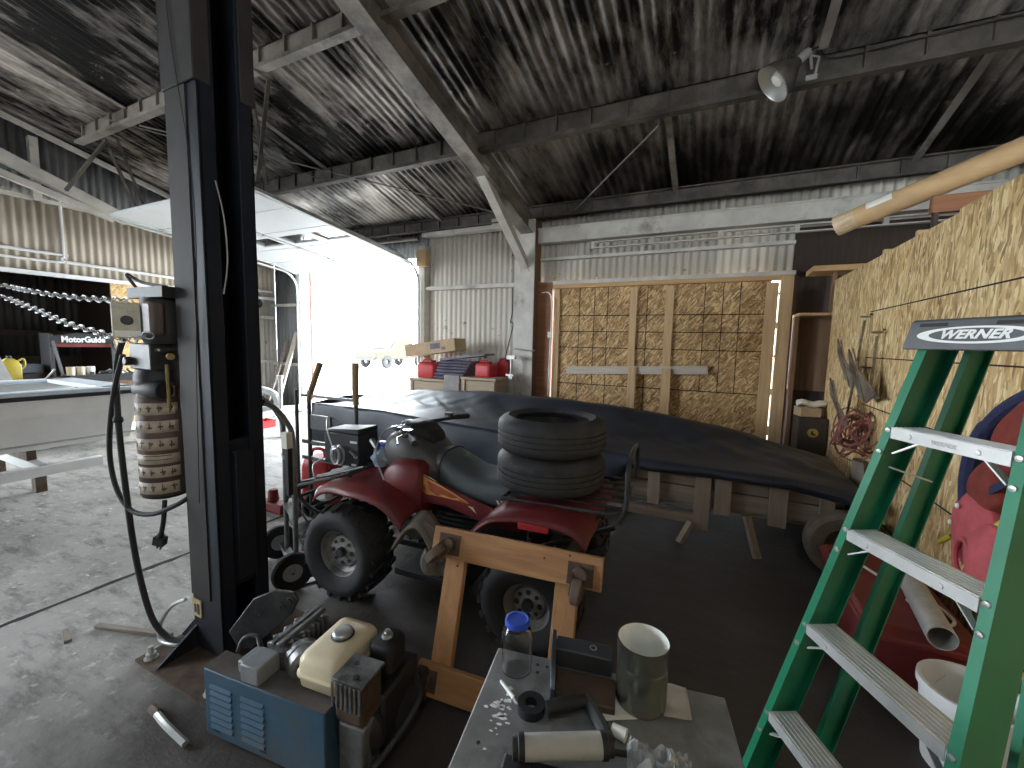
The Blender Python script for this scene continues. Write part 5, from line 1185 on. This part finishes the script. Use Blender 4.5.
def tarp(u, v):
    x = -4.5 + 5.58 * u; zr, zh, hg = pl(ridge, x), pl(hem, x), pl(hang, x)
    w_ = Vector((x * 1.3, v * 3.2, 0))
    if v < .2: y = 4.78 - .10 * (v / .2); z = zr - .32 * (1 - v / .2); n_ = .02
    elif v < .28: q = (v - .2) / .08; y = 4.68 - .12 * q; z = zr; n_ = .012
    elif v < .72:
        q = (v - .28) / .44; y = 4.56 - .96 * q; z = zr + (zh - zr) * q - .06 * math.sin(math.pi * q) * min(1, max(0, (1.2 - x) / 1.5)); n_ = .05 * math.sin(math.pi * min(1, q + .15))
    else:
        q = (v - .72) / .28; y = 3.60 - .035 * math.sin(math.pi * q) + .02 * math.sin(x * 9 + 2 * q) * q; z = zh - hg * q; n_ = .012
    f = noise.noise(w_ * 1.6) * .6 + noise.noise(Vector((x * 2.2 - v * 9, v * 3 + x * 1.1, 3))) * .7 + .30 * noise.noise(Vector((x * 9 - v * 26, x * 2, 7))) + .45 * (abs(noise.noise(Vector((x * 3.2 + v * 7, v * 2.5, 11)))) ** .6 - .5)
    if u < .001 or u > .999: z = min(z, .55)
    return Vector((x, y + .4 * n_ * f, z + n_ * f))
mb = MB(); mb.grid(tarp, 170, 60)
def tarp_end(u, v):       # the left end hangs down
    y = 4.7 - 1.1 * u; z = pl([(0, .80), (.5, .84), (1, .80)], u) - .55 * v
    return Vector((-4.5 - .06 * v + .03 * math.sin(u * 14) * v, y, z))
mb.grid(tarp_end, 30, 10)
TP = tag(mb.build('tarp', tarp_m, origin=(-1.6, 4.2, .6), smooth=70, solid=.004), 'large dark blue black tarp draped over the low trailer', 'tarp')
# bulky load that carries the tarp
mb = MB(); mb.loft([[Vector((x, y, z)) for y, z in ((3.78, .31), (3.72, hm - .06), (4.1, (hm + rg) / 2 - .14), (4.5, rg - .06), (4.62, rg - .08), (4.64, .31))] for x, hm, rg in ((-4.1, .78, .84), (-2.5, .74, .96), (-.85, .66, .90), (.3, .62, .74), (.85, .56, .60))]); mb.build('load', ink_black, bpy.data.objects['utility_trailer'])

# ================================================================== CRATES BY THE PILLAR
def crate(name, x0, x1, y0, y1, h, label, mm, nb):
    t = thing(name, label, 'crate', ((x0 + x1) / 2, (y0 + y1) / 2, 0))
    for k in range(nb):
        z0 = .02 + (h - .06) * k / nb; z1 = .02 + (h - .06) * (k + 1) / nb - .012
        mb = MB(); mb.bx((x0, y0, z0), (x1, y0 + .02, z1)); mb.bx((x0, y1 - .02, z0), (x1, y1, z1)); mb.bx((x0, y0 + .02, z0), (x0 + .02, y1 - .02, z1)); mb.bx((x1 - .02, y0 + .02, z0), (x1, y1 - .02, z1)); mb.build('side_board', mm, t, bev=.003)
    mb = MB(); mb.bx((x0 - .01, y0 - .015, h - .04), (x1 + .01, y1 + .015, h)); mb.build('lid', mm, t, bev=.004)
    mb = MB()
    for x in (x0 + .01, x1 - .07): mb.bx((x, y0 - .02, 0), (x + .06, y0, h - .04))
    mb.build('corner_batten', mm, t, bev=.003)
crate('wooden_crate', -4.50, -3.52, 5.5, 6.1, 1.0, 'pale wooden crate at the right edge of the open door, left of its neighbour', crate_m, 4)
crate('wooden_crate', -3.46, -2.86, 5.45, 6.1, 1.07, 'grey brown wooden crate between pale crate and pillar', crate_m, 5)
o = MB().prism([(-3.78, 5.42, .55), (-3.50, 5.42, .55), (-3.52, 5.47, 1.08), (-3.80, 5.47, 1.08)], (0, .02, 0)).build('board_scrap', mat('grey_board', (.33, .31, .30), .8, 0, .2), origin=(-3.65, 5.44, .55)); tag(o, 'grey board scrap hanging on the front of the two crates', 'board')
gas_can((-4.28, 5.75, 1.0), .34, .3, .29, 'red fuel can at the left end of the crates under the cardboard box', .1, 'red fuel cans on the crates')
gas_can((-3.17, 5.72, 1.07), .28, .26, .24, 'red fuel can in the middle of the crates, right of the folded tarps', -.1, 'red fuel cans on the crates')
gas_can((-2.98, 5.98, 1.07), .22, .2, .27, 'red fuel can at the right end of the crates, closest to the pillar', .0, 'red fuel cans on the crates')
purple = mat('violet_grey_cloth', (.24, .22, .30), .8, 0, .3, 8)
for k, (z0, z1, x0, x1, lb) in enumerate(((1.0, 1.16, -4.08, -3.52, 'lower of two folded violet grey tarps on the crates'), (1.16, 1.30, -4.02, -3.42, 'upper of two folded violet grey tarps on the crates'))):
    mb = MB()
    for q in range(3):
        a, b = z0 + (z1 - z0) * q / 3, z0 + (z1 - z0) * (q + 1) / 3
        mb.loft([[Vector((x, 5.8 + .22 * math.cos(an), (a + b) / 2 + (b - a) * .52 * math.copysign(abs(math.sin(an)) ** .6, math.sin(an)))) for an in [2 * math.pi * i / 14 for i in range(14)]] for x in (x0 + .02 * q, x0 + .2, (x0 + x1) / 2, x1 - .1, x1 + .03 * (q - 1))])
    tag(mb.build('folded_tarp', purple, origin=((x0 + x1) / 2, 5.8, z0), smooth=50), lb, 'tarp', 'folded tarps on the crates')
rot = Matrix.Rotation(-.13, 3, 'Y')
mb = MB(); mb.box((-3.55, 5.75, 1.365), (.85, .34, .035), rot); tag(mb.build('foam_pad', mat('blue_grey_pad', (.22, .24, .32), .8), origin=(-3.6, 5.75, 1.32), bev=.012), 'dark blue grey pad sticking out under the cardboard box', 'pad')
t = thing('cardboard_box', 'long tilted cardboard box with dark print on top of the crate pile', 'box', (-4.15, 5.75, 1.36))
MB().box((-4.17, 5.75, 1.50), (1.0, .34, .20), rot).build('carton', card_m, t, bev=.006)
mb = MB(); R3 = rot
mb.add([Vector((-4.17, 5.578, 1.50)) + R3 @ Vector(p) for p in ((.02, 0, -.03), (.22, 0, -.03), (.22, 0, .06), (.02, 0, .06))], [(0, 1, 2, 3)]); mb.add([Vector((-4.17, 5.578, 1.50)) + R3 @ Vector(p) for p in ((.24, 0, -.06), (.32, 0, -.06), (.32, 0, -.01), (.24, 0, -.01))], [(0, 1, 2, 3)]); mb.build('carton_print', mat('carton_print_ink', (.16, .15, .2), .8), t)
t = thing('spray_bottle', 'white bottle with yellow cap behind the red cans by the back wall', 'bottle', (-3.35, 6.0, 1.07))
MB().lathe([(0, 0), (.06, 0), (.065, .02), (.065, .22), (.03, .28), (0, .28)], (-3.35, 6.0, 1.07), n=18).build('body', ink_white, t); MB().cyl((-3.35, 6, 1.35), (-3.35, 6, 1.40), .035).build('cap', yellow, t)
t = thing('metal_vise', 'grey metal fitting on a stand beside the pillar', 'fitting', (-2.72, 5.82, 0))
MB().bx((-2.80, 5.76, 0), (-2.74, 5.82, 1.1)).build('stand', galv, t); mb = MB(); mb.bx((-2.83, 5.72, 1.1), (-2.70, 5.86, 1.13)); mb.cyl((-2.77, 5.79, 1.13), (-2.77, 5.79, 1.38), .02); mb.bx((-2.84, 5.76, 1.36), (-2.70, 5.82, 1.42)); mb.build('head', galv, t)
mb = MB(); mb.tube(spline([(-2.98, 6.22, 2.5), (-2.97, 6.2, 2.1), (-3.0, 6.2, 1.95), (-2.95, 6.2, 1.9), (-3.06, 6.2, 1.45), (-3.1, 6.2, 1.2)], 6), .008, 6); tag(mb.build('hanging_cable', rubber, origin=(-2.98, 6.2, 2.5)), 'thin black cable hanging on the back wall beside the pillar', 'cable')
mb = MB(); mb.tube(spline([(-2.45, 6.15, 2.4), (-2.27, 6.13, 2.3), (-2.27, 6.12, 1.4), (-2.28, 6.12, .8)], 6), .012, 6); mb.box((-2.27, 6.11, 1.75), (.06, .05, .09)); tag(mb.build('power_cord', ink_white, origin=(-2.27, 6.12, 1.5)), 'white cord with a small box running down the left edge of the boarded opening', 'cord')
mb = MB(); mb.tube([(-2.78, 5.93, 1.52), (-2.60, 5.93, 1.50), (-2.45, 5.95, 1.50)], .012, 8); tag(mb.build('door_bolt', zinc, origin=(-2.6, 5.94, 1.5)), 'short bright bolt sticking out of the pillar', 'bolt')

# boxes in the dark corner
t = thing('storage_box', 'dark box with a round yellow emblem in the back corner under the shelving', 'box', (1.15, 5.6, 0))
MB().bx((.92, 5.45, 0), (1.19, 5.8, .86)).build('box_body', mat('dark_brown_box', (.045, .032, .026), .7, 0, .2), t, bev=.008)
mb = MB(); mb.lathe([(.0, 0), (.05, 0), (.05, .002), (0, .002)], (1.06, 5.449, .70), (0, -1, 0), n=24); em = mb.build('emblem', mat('dull_yellow', (.42, .30, .06), .6), t)
mb = MB(); mb.prism([(1.04, 5.4468, .71), (1.06, 5.4468, .73), (1.062, 5.4468, .70), (1.09, 5.4468, .69), (1.08, 5.4468, .67), (1.045, 5.4468, .68)], (0, -.001, 0)); mb.build('emblem_mark', ink_black, em)
mb = MB(); mb.box((1.02, 5.6, .915), (.2, .2, .10), Matrix.Rotation(.2, 3, 'Z')); tag(mb.build('small_carton', card_m, origin=(1.02, 5.6, .86), bev=.006), 'small tan carton lying on the dark box with the yellow emblem', 'box')
mb = MB(); mb.loft([[Vector((.93 + .26 * k / 5, 5.66 + .09 * math.cos(a) * (1 + .2 * math.sin(k * 2)), 1.0 + .035 * math.sin(a) + .012 * math.sin(k * 1.7))) for a in [2 * math.pi * i / 12 for i in range(12)]] for k in range(6)]); tag(mb.build('white_cloth', paper_m, origin=(1.05, 5.66, .97), smooth=50), 'crumpled white cloth on top of the small tan carton', 'cloth')

# ================================================================== LAMP, TUBE, PLANK
t = thing('reflector_lamp', 'unlit clamp lamp with a metal reflector hanging from the roof beam', 'lamp', (.62, 4.46, 3.9))
rc = Vector((.35, 4.25, 3.82)); rd = Vector((-.72, -.12, -.66)).normalized()
mb = MB(); mb.lathe([(.035, -.20), (.05, -.16), (.085, -.12), (.13, -.05), (.155, .03), (.158, .035), (.152, .03), (.126, -.045), (.08, -.115), (.035, -.15)], rc, rd, n=36, caps=False); mb.build('reflector', [shade_in], t, smooth=50)
mb = MB(); mb.lathe([(.038, -.20), (.053, -.16), (.088, -.12), (.133, -.05), (.159, .03)], rc - rd * .004, rd, n=36, caps=False); mb.build('outer_shell', steel_sooty, t, smooth=50, solid=.001)
mb = MB(); mb.lathe([(0, -.30), (.03, -.30), (.036, -.28), (.036, -.2), (0, -.19)], rc, rd, n=20); mb.build('socket', galv, t)
mb = MB(); mb.lathe([(.02, -.16), (.026, -.13), (.055, -.07), (.062, -.035), (.05, .0), (0, .015)], rc, rd, n=22); mb.build('bulb', bulb_m, t)
e = rc - rd * .28
mb = MB(); mb.tube([e, e + Vector((.03, .05, .05)), Vector((.62, 4.44, 3.96))], .012, 8); mb.bx((.58, 4.41, 3.86), (.66, 4.50, 3.90)); mb.tube([(.64, 4.42, 3.88), (.66, 4.40, 4.02), (.60, 4.42, 4.06)], .010, 8); mb.build('clamp', galv, t)
mb = MB(); mb.tube(spline([e, e + Vector((.1, .1, .08)), Vector((.8, 4.47, 4.02)), Vector((1.6, 4.46, 4.03)), Vector((3.0, 4.46, 4.02))], 6), .007, 6); mb.build('lamp_cord', rubber, t)

pa = Vector((.8415, 4.13, 2.579)); pb = Vector((1.617, 3.657, 2.826)); d = (pb - pa).normalized()
t = thing('cardboard_tube', 'long tan cardboard tube resting on a red brown board above the strand board wall', 'tube', pb)
a_, s_, u_ = frame(d); lab_n = s_ if s_.x < 0 else -s_
mb = MB(); mb.lathe([(.064, 0), (.070, 0), (.0745, .01), (.075, .03), (.075, 2.3), (.064, 2.3), (.064, .02)], pa, d, n=40, closed=True); mb.build('tube_body', tube_m, t)
mb = MB(); mb.lathe([(0, .025), (.064, .02), (.064, .06), (0, .06)], pa, d, n=30); mb.build('end_plug', paper_m, t)
mb = MB(); mb.lathe([(.0755, -.012), (.077, .0), (.0757, .05), (.0752, .12)], pa, d, n=40, mod=lambda k, j, r: r + (.0025 * math.sin(k * 2.1 + j) if j < 3 else 0)); mb.build('clear_tape', mat('glossy_tape', (.66, .52, .36), .25, 0, .2, 20), t)
mb = MB(); mb.grid(lambda u, v: pa + d * (.20 + .15 * u) + (lab_n * math.cos(.1 + .9 * v) + u_ * math.sin(.1 + .9 * v)) * .0756, 4, 8); mb.build('paper_label', paper_m, t, solid=.0006)
t = MB().bx((1.27, 3.78, 2.53), (4.4, 3.83, 2.640)).build('joist_board', pine_red, origin=(1.3, 3.8, 2.5), bev=.004); tag(t, 'red brown board on edge above the strand board wall', 'board')
for x in (3.2, 4.3): struct(MB().bx((x, 3.78, 0), (x + .05, 3.83, 2.53)).build('trim_post', pine, smooth=0))
struct(MB().bx((1.285, 3.785, 2.36), (1.31, 3.825, 2.53)).build('trim_block', ply_dark, smooth=0))

# ================================================================== STEPLADDER
t = thing('stepladder', 'green fibreglass stepladder with aluminium steps and a grey cap at the right', 'ladder', (.30, 1.15, 0))
S = Vector((.47, -.883, 0)).normalized(); N = Vector((-.883, -.47, 0)).normalized()
def mid(z): return Vector((.224 + .208 * z, 1.126 + .135 * z, z))
def hw(z): return .13 + (1.40 - z) * .094
RN = (N + Vector((0, 0, .24))).normalized()        # outward normal of the tilted front
for s in (-1, 1):
    def rp(z, a, b): return mid(z) + S * (s * (hw(z) + a)) + N * b
    mb = MB(); z0, z1 = .0, 1.63
    for (a0, a1, b0, b1) in ((.020, .024, -.088, .0), (.0, .020, -.004, .0), (.0, .020, -.088, -.084)):
        vs = [rp(z, a, b) for z in (z0, z1) for a in (a0, a1) for b in (b0, b1)]
        mb.add(vs, [(0, 1, 3, 2), (4, 6, 7, 5), (0, 4, 5, 1), (2, 3, 7, 6), (0, 2, 6, 4), (1, 5, 7, 3)])
    for zc in (1.39, 1.33, 1.10, 1.04, .80, .74, .50, .44): mb.lathe([(.008, -.001), (.008, 0), (.007, .003), (0, .004)], rp(zc, .010, 0), N, n=10, m=1)
    fr = mb.build('front_rail', [green_fg, zinc], t)
    mb = MB(); p = rp(0, .016, -.035); mb.box(p + Vector((0, 0, .02)), (.05, .06, .04)); mb.build('rubber_foot', rubber, fr, bev=.006)
    mb = MB(); z0, z1 = 0.0, 1.62
    def rq(z, a, b): return mid(z) + S * (s * (hw(z) * .92 + a)) + N * (b - .112 - .05 * (1.62 - z))
    for (a0, a1, b0, b1) in ((.014, .018, -.065, .0), (.002, .014, -.004, .0), (.002, .014, -.065, -.061)):
        vs = [rq(z, a, b) for z in (z0, z1) for a in (a0, a1) for b in (b0, b1)]
        mb.add(vs, [(0, 1, 3, 2), (4, 6, 7, 5), (0, 4, 5, 1), (2, 3, 7, 6), (0, 2, 6, 4), (1, 5, 7, 3)])
    mb.build('rear_rail', green_fg, t)
sticker = MB(); s = 1
sticker.add([mid(z) + S * (hw(z) + .034) + N * b for z, b in ((.52, -.06), (.52, -.01), (.62, -.01), (.62, -.06))], [(0, 1, 2, 3)]); sticker.build('rail_label', lab_m, t)
for k, z in enumerate((1.40, 1.105, .81, .515)):
    h_ = hw(z); c = mid(z)
    def sp_(a, b, dz): return c + S * a + N * b + Vector((0, 0, dz))
    mb = MB()
    def sb(a0, a1, b0, b1, d0, d1):
        vs = [sp_(a, b, q) for a in (a0, a1) for b in (b0, b1) for q in (d0, d1)]
        mb.add(vs, [(0, 1, 3, 2), (4, 6, 7, 5), (0, 4, 5, 1), (2, 3, 7, 6), (0, 2, 6, 4), (1, 5, 7, 3)])
    sb(-h_, h_, -.078, .006, -.004, 0); sb(-h_, h_, .003, .006, -.030, -.004); sb(-h_, h_, -.078, -.075, -.024, -.004)
    for q in range(6): sb(-h_ + .004, h_ - .004, -.07 + q * .013, -.065 + q * .013, 0, .0018)
    for s in (-.62, .55): mb.lathe([(.007, -.001), (.007, 0), (.006, .003), (0, .0035)], sp_(s * h_, .006, -.016), N, n=10)
    st = mb.build('step', alu, t)
    if k == 0:
        mb = MB(); add_text(mb, 'WERNER', .014, sp_(.0, .0066, -.016), -S * -1, (0, 0, 1), .2, .0004); mb.build('stamped_mark', zinc, st)
    for s in (-1, 1):
        MB().beam(sp_(s * (h_ - .004), -.004, -.07), sp_(s * (h_ - .07), -.02, -.022), .014, .004).build('step_brace', alu, st)
for z in (.35, .70):
    mb = MB(); w2 = hw(z) * .9; c = mid(z) - N * (.14 + .05 * (1.62 - z)); mb.beam(c - S * w2, c + S * w2, .025, .012); mb.build('rear_bar', alu, t)
for s in (-1, 1):
    mb = MB(); z = 1.29; mb.beam(mid(z) + S * s * (hw(z) - .01) - N * .03, mid(z - .03) + S * s * (hw(z) - .03) - N * .13, .018, .004); mb.build('spreader', alu, t)
# cap
ct = mid(1.62)
def kp(a, b, z): return ct + S * a + N * b + Vector((0, 0, z))
mb = MB(); W_ = .168
sec = [(.022, -.012), (.022, 0), (.004, .062), (-.006, .066), (-.150, .066), (-.165, .055), (-.175, -.012)]
mb.loft([[kp(a, b - (.0 if k in (1, 2) else .012 if b > -.05 else -.012), z) for b, z in sec] for k, a in enumerate((-W_, -W_ + .012, W_ - .012, W_))])
cp_ = mb.build('cap', cap_m, t, bev=.003)
fu = (kp(0, .004, .062) - kp(0, .022, 0)).normalized(); fn_ = S.cross(fu).normalized(); 
if fn_.dot(N) < 0: fn_ = -fn_
fo = kp(0, .013, .031) + fn_ * .0008
def ell(mb, rx, ry, off, rin=None, n=56, m=0):
    c = fo + fn_ * off; R1 = [c + S * rx * math.cos(2 * math.pi * k / n) + fu * ry * math.sin(2 * math.pi * k / n) for k in range(n)]
    mb.prism(R1, fn_ * .0006, m)
fo = fo - fu * .007
mb = MB(); ell(mb, .128, .0215, 0); lg = mb.build('cap_logo', ink_white, cp_, smooth=0)
mb = MB(); ell(mb, .098, .0165, .0007); mb.build('logo_field', cap_m, lg, smooth=0)
mb = MB(); add_text(mb, 'WERNER', .030, fo + fn_ * .0016, S, fu, .28, .0011, spacing=1.02, sx=1.18); mb.build('logo_lettering', ink_white, lg, smooth=0)
mb = MB()
for a in (-.098, .07): mb.add([fo + fn_ * .0010 + S * (a + x) + fu * (.027 + y) for x, y in ((-.032, -.004), (.036, -.004), (.036, .005), (-.032, .005))], [(0, 1, 2, 3)])
mb.build('cap_slot', ink_black, cp_, smooth=0)

# ================================================================== HANGING ON THE STRAND BOARD WALL
anchor_m = mat('weathered_anchor_steel', (.42, .38, .33), .4, .6, .45, 14, dirt=((.10, .07, .05), .4))
def anchor(loc, tilt, label, L=.62):
    t = thing('boat_anchor', label, 'anchor', loc, 0, 'metal anchors on the strand board wall')
    M_ = Matrix.Translation(loc) @ Matrix.Rotation(tilt, 4, 'X'); q = lambda x, y, z: M_ @ Vector((x, y, z))
    mb = MB(); mb.beam(q(0, 0, 0), q(-.02, 0, -L), .022, .014, (1, 0, 0)); mb.tube([q(.03 * math.cos(a), .03 * math.sin(a), .03) for a in [2 * math.pi * k / 14 for k in range(14)]], .008, 6, True); mb.build('shank', anchor_m, t)
    for s in (-1, 1):
        mb = MB(); mb.prism([q(-.03, s * .012, -L - .02), q(-.03, s * .19, -L + .05), q(-.12, s * .10, -L + .24), q(-.15, s * .05, -L + .40), q(-.10, s * .015, -L + .24)], M_.to_3x3() @ Vector((-.012, 0, 0))); mb.build('fluke', anchor_m, t)
    mb = MB(); mb.cyl(q(-.03, -.22, -L + .03), q(-.03, .22, -L + .03), .010, n=8); mb.build('stock', cast_m, t)
    MB().cyl(q(.03, 0, .05), Vector((1.2, q(0, 0, 0).y, q(0, 0, .05).z)), .008, n=8).build('hook', rusty, t)
anchor(Vector((1.15, 4.45, 1.86)), .10, 'leftmost metal anchor hanging on the strand board wall', .56)
anchor(Vector((1.15, 4.12, 1.72)), -.08, 'metal anchor hanging nearest the green ladder', .50)
anchor(Vector((1.10, 4.35, 1.42)), .16, 'low metal anchor hanging under two others above the wire bundle', .46)
mb = MB(); rr = random.Random(5)
for k in range(22):
    c = Vector((1.10 + rr.uniform(-.05, .03), 4.25 + rr.uniform(-.14, .14), .88 + rr.uniform(-.08, .10))); R_ = rr.uniform(.07, .14); n1 = Vector((rr.uniform(-1, 1), rr.uniform(-.5, .5), rr.uniform(-.6, .6))).normalized(); _, a, b = frame(n1)
    mb.tube([c + a * R_ * math.cos(q) + b * R_ * 1.2 * math.sin(q) for q in [2 * math.pi * i / 18 for i in range(18)]], .006, 6, True)
mb.tube([(1.12, 4.25, .95), (1.2, 4.25, 1.12)], .008, 6)
tag(mb.build('wire_bundle', wire_pink, origin=(1.12, 4.25, .9)), 'tangled bundle of pinkish wire hanging low on the strand board wall', 'wire')
mb = MB(); mb.loft([[Vector((1.15 + .045 * math.cos(a), 4.2 + r * math.sin(a), z)) for a in [2 * math.pi * i / 12 for i in range(12)]] for z, r in ((.0, .17), (.25, .20), (.55, .16), (.72, .08))]); tag(mb.build('burlap_sack', tan_m, origin=(1.14, 4.2, 0), smooth=60), 'dull tan sack on the floor below the wire bundle', 'sack')

def puff(mb, c, ex, ey, ez, n=18, p=2.6, wob=.06):
    """cushion shaped lump spanned by the three half axes"""
    c, ex, ey, ez = Vector(c), Vector(ex), Vector(ey), Vector(ez)
    def f(u, v):
        a, b = 2 * math.pi * u, math.pi * (v - .5); g = lambda w_: math.copysign(abs(w_) ** (2 / p), w_)
        x, y, z = g(math.cos(a)) * g(math.cos(b)), g(math.sin(a)) * g(math.cos(b)), g(math.sin(b))
        k = 1 + wob * noise.noise(Vector((x * 2.1, y * 2.1, z * 2.1)) + c * 3)
        return c + (ex * x + ey * y) * k + ez * z
    mb.grid(f, n * 2, n, wrapu=True); return mb
dg = Vector((0, .62, .0)); 
t = thing('life_vest', 'red and navy life vest hanging on the strand board wall behind the ladder', 'life vest', (1.12, 2.3, 1.55))
mb = MB(); puff(mb, (1.10, 2.18, 1.31), (.0, .16, -.14), (.0, .075, .09), (.065, 0, 0), p=3.2); mb.build('vest_panel', red_fab, t, smooth=70)
mb = MB(); puff(mb, (1.11, 2.40, 1.03), (.0, .085, -.08), (.0, .06, .09), (.06, 0, 0), p=3.2); mb.build('vest_panel', red_fab, t, smooth=70)
mb = MB(); mb.tube(spline([(1.09, 1.98, 1.50), (1.07, 2.16, 1.46), (1.07, 2.34, 1.36), (1.07, 2.46, 1.22), (1.08, 2.52, 1.06), (1.08, 2.50, .94)], 8), [.03] * 20 + [.036] * 21, 10); mb.build('edging', navy, t)
mb = MB(); mb.beam((1.06, 2.1, 1.2), (1.06, 2.36, 1.02), .03, .006, (1, 0, 0)); mb.build('strap', navy, t); mb = MB(); mb.cyl((1.2, 2.2, 1.5), (1.12, 2.2, 1.52), .008, n=8); mb.tube([(1.12, 2.2, 1.52), (1.1, 2.2, 1.42)], .01, 8); mb.build('hanger', navy, t)
t = thing('life_vest', 'pink red life vest with white snaps hanging below the navy edged one', 'life vest', (1.12, 2.4, .95))
mb = MB(); puff(mb, (1.10, 2.43, .84), (.0, .13, -.07), (.0, .07, .15), (.07, 0, 0), wob=.14); mb.build('vest_panel', pink_fab, t, smooth=70)
mb = MB(); puff(mb, (1.08, 2.27, .74), (.0, .11, -.05), (.0, .06, .16), (.07, 0, 0), wob=.14); mb.build('vest_panel', pink_fab, t, smooth=70)
mb = MB()
for y, z in ((2.46, .93), (2.50, .84)): mb.lathe([(.012, 0), (.010, .006), (0, .007)], (1.028, y, z), (-1, 0, 0), n=10)
mb.build('snap', ink_white, t)
mb = MB(); mb.tube([(1.02, 2.36 + .055 * math.cos(a), .74 + .075 * math.sin(a)) for a in [2 * math.pi * k / 20 for k in range(20)]], .012, 8, True); mb.build('arm_hole', pink_fab, t)
mb = MB(); mb.tube([(1.06, 2.28, .9), (1.12, 2.25, 1.0), (1.2, 2.25, 1.05)], .012, 8); mb.build('strap', yellow, t); MB().tube([(1.06, 2.55, .76), (1.05, 2.62, .70)], .012, 8).build('strap', yellow, t)

# ================================================================== ON THE FLOOR BEHIND THE LADDER
t = thing('storage_tub', 'dull red plastic tub on the floor behind the ladder', 'tub', (.92, 2.75, 0))
def tub_ring(z, k): return [Vector((.92 + x * k, 2.75 + y * k, z)) for x, y in ((-.20, -.40), (-.16, -.44), (.16, -.44), (.20, -.40), (.20, .40), (.16, .44), (-.16, .44), (-.20, .40))]
MB().loft([tub_ring(0, .86), tub_ring(.02, .9), tub_ring(.32, 1), tub_ring(.32, .94), tub_ring(.04, .84)]).build('tub_body', red_dark, t, bev=.01)
MB().loft([tub_ring(.32, 1.07), tub_ring(.35, 1.07), tub_ring(.355, 1.0), tub_ring(.375, .95)]).build('tub_lid', red_dark, t, bev=.008)
t = thing('white_bucket', 'white plastic bucket seen between the lower ladder steps', 'bucket', (.98, 2.08, 0))
mb = MB(); mb.lathe([(0, 0), (.12, 0), (.15, .30), (.158, .30), (.158, .33), (.145, .33), (.115, .02), (0, .02)], (.98, 2.08, 0), n=36); mb.build('bucket_body', white_paint, t)
mb = MB(); mb.tube(spline([(.98, 1.93, .30), (.88, 1.98, .20), (.84, 2.08, .16), (.88, 2.18, .20), (.98, 2.23, .30)], 6), .004, 6); mb.build('handle', galv, t)
mb = MB(); mb.lathe([(.045, 0), (.05, 0), (.05, .5), (.045, .5)], (1.0, 2.72, .378), (-.12, -.93, .0), n=24, closed=True)
for q in range(len(mb.v)): mb.v[q] = mb.v[q] + Vector((0, 0, .05))
tag(mb.build('grey_pipe', galv, origin=(1.0, 2.72, .42)), 'short grey pipe lying on the red tub behind the ladder', 'pipe')
mb = MB(); mb.tube(spline([(.82, 3.0, .385), (.9, 2.8, .39), (1.0, 2.7, .40), (1.08, 2.5, .385), (1.0, 2.42, .385), (.95, 2.6, .385)], 8), .007, 6); tag(mb.build('thin_rope', ink_white, origin=(.95, 2.7, .38)), 'thin white cord lying on the red tub', 'cord')
mb = MB(); mb.bx((1.0, 1.2, 0), (1.17, 1.62, .42)); tag(mb.build('pale_carton', mat('pale_grey_box', (.55, .55, .58), .7), origin=(1.08, 1.4, 0), bev=.006), 'pale grey box on the floor at the right edge behind the ladder rail', 'box')

# loose bits on the concrete
for (p, q, w_, nm, mm, lb) in (((-2.94, .96, .012), (-2.50, 1.10, .012), .03, 'wood_strip', grey_wood, 'long grey wood strip on the concrete left of the lift column'), ((-3.05, .87, .008), (-2.92, .84, .008), .03, 'wood_strip', grey_wood, 'short grey wood strip on the concrete beside the long one')):
    o = MB().beam(p, q, w_, .02 if p[2] > .01 else .014).build(nm, mm, origin=p, bev=.003); tag(o, lb, 'wood strip')
t = thing('metal_bar', 'short bent metal bar on the floor in front of the blue compressor', 'bar', (-1.9, .8, 0))
MB().tube(spline([(-2.02, .82, .015), (-1.9, .80, .03), (-1.76, .80, .012)], 6), .014, 8).build('bar', galv, t); MB().tube([(-2.06, .825, .013), (-2.0, .82, .017)], .018, 8).build('bar_grip', rusty, t)
mb = MB(); rr = random.Random(11)
for k in range(90):
    x, y = rr.uniform(-6.2, -2.6), rr.uniform(.5, 4.2); s = rr.uniform(.005, .017)
    mb.prism([(x + s * math.cos(a) * rr.uniform(.5, 1.4), y + s * math.sin(a) * rr.uniform(.5, 1.2), .0005) for a in (0, 1.1, 2.2, 3.2, 4.3, 5.3)], (0, 0, .004))
o = mb.build('floor_litter', paper_m, origin=(-4, 2, 0), smooth=0); tag(o, 'scattered pale scraps of litter on the concrete', 'litter'); o['kind'] = 'stuff'
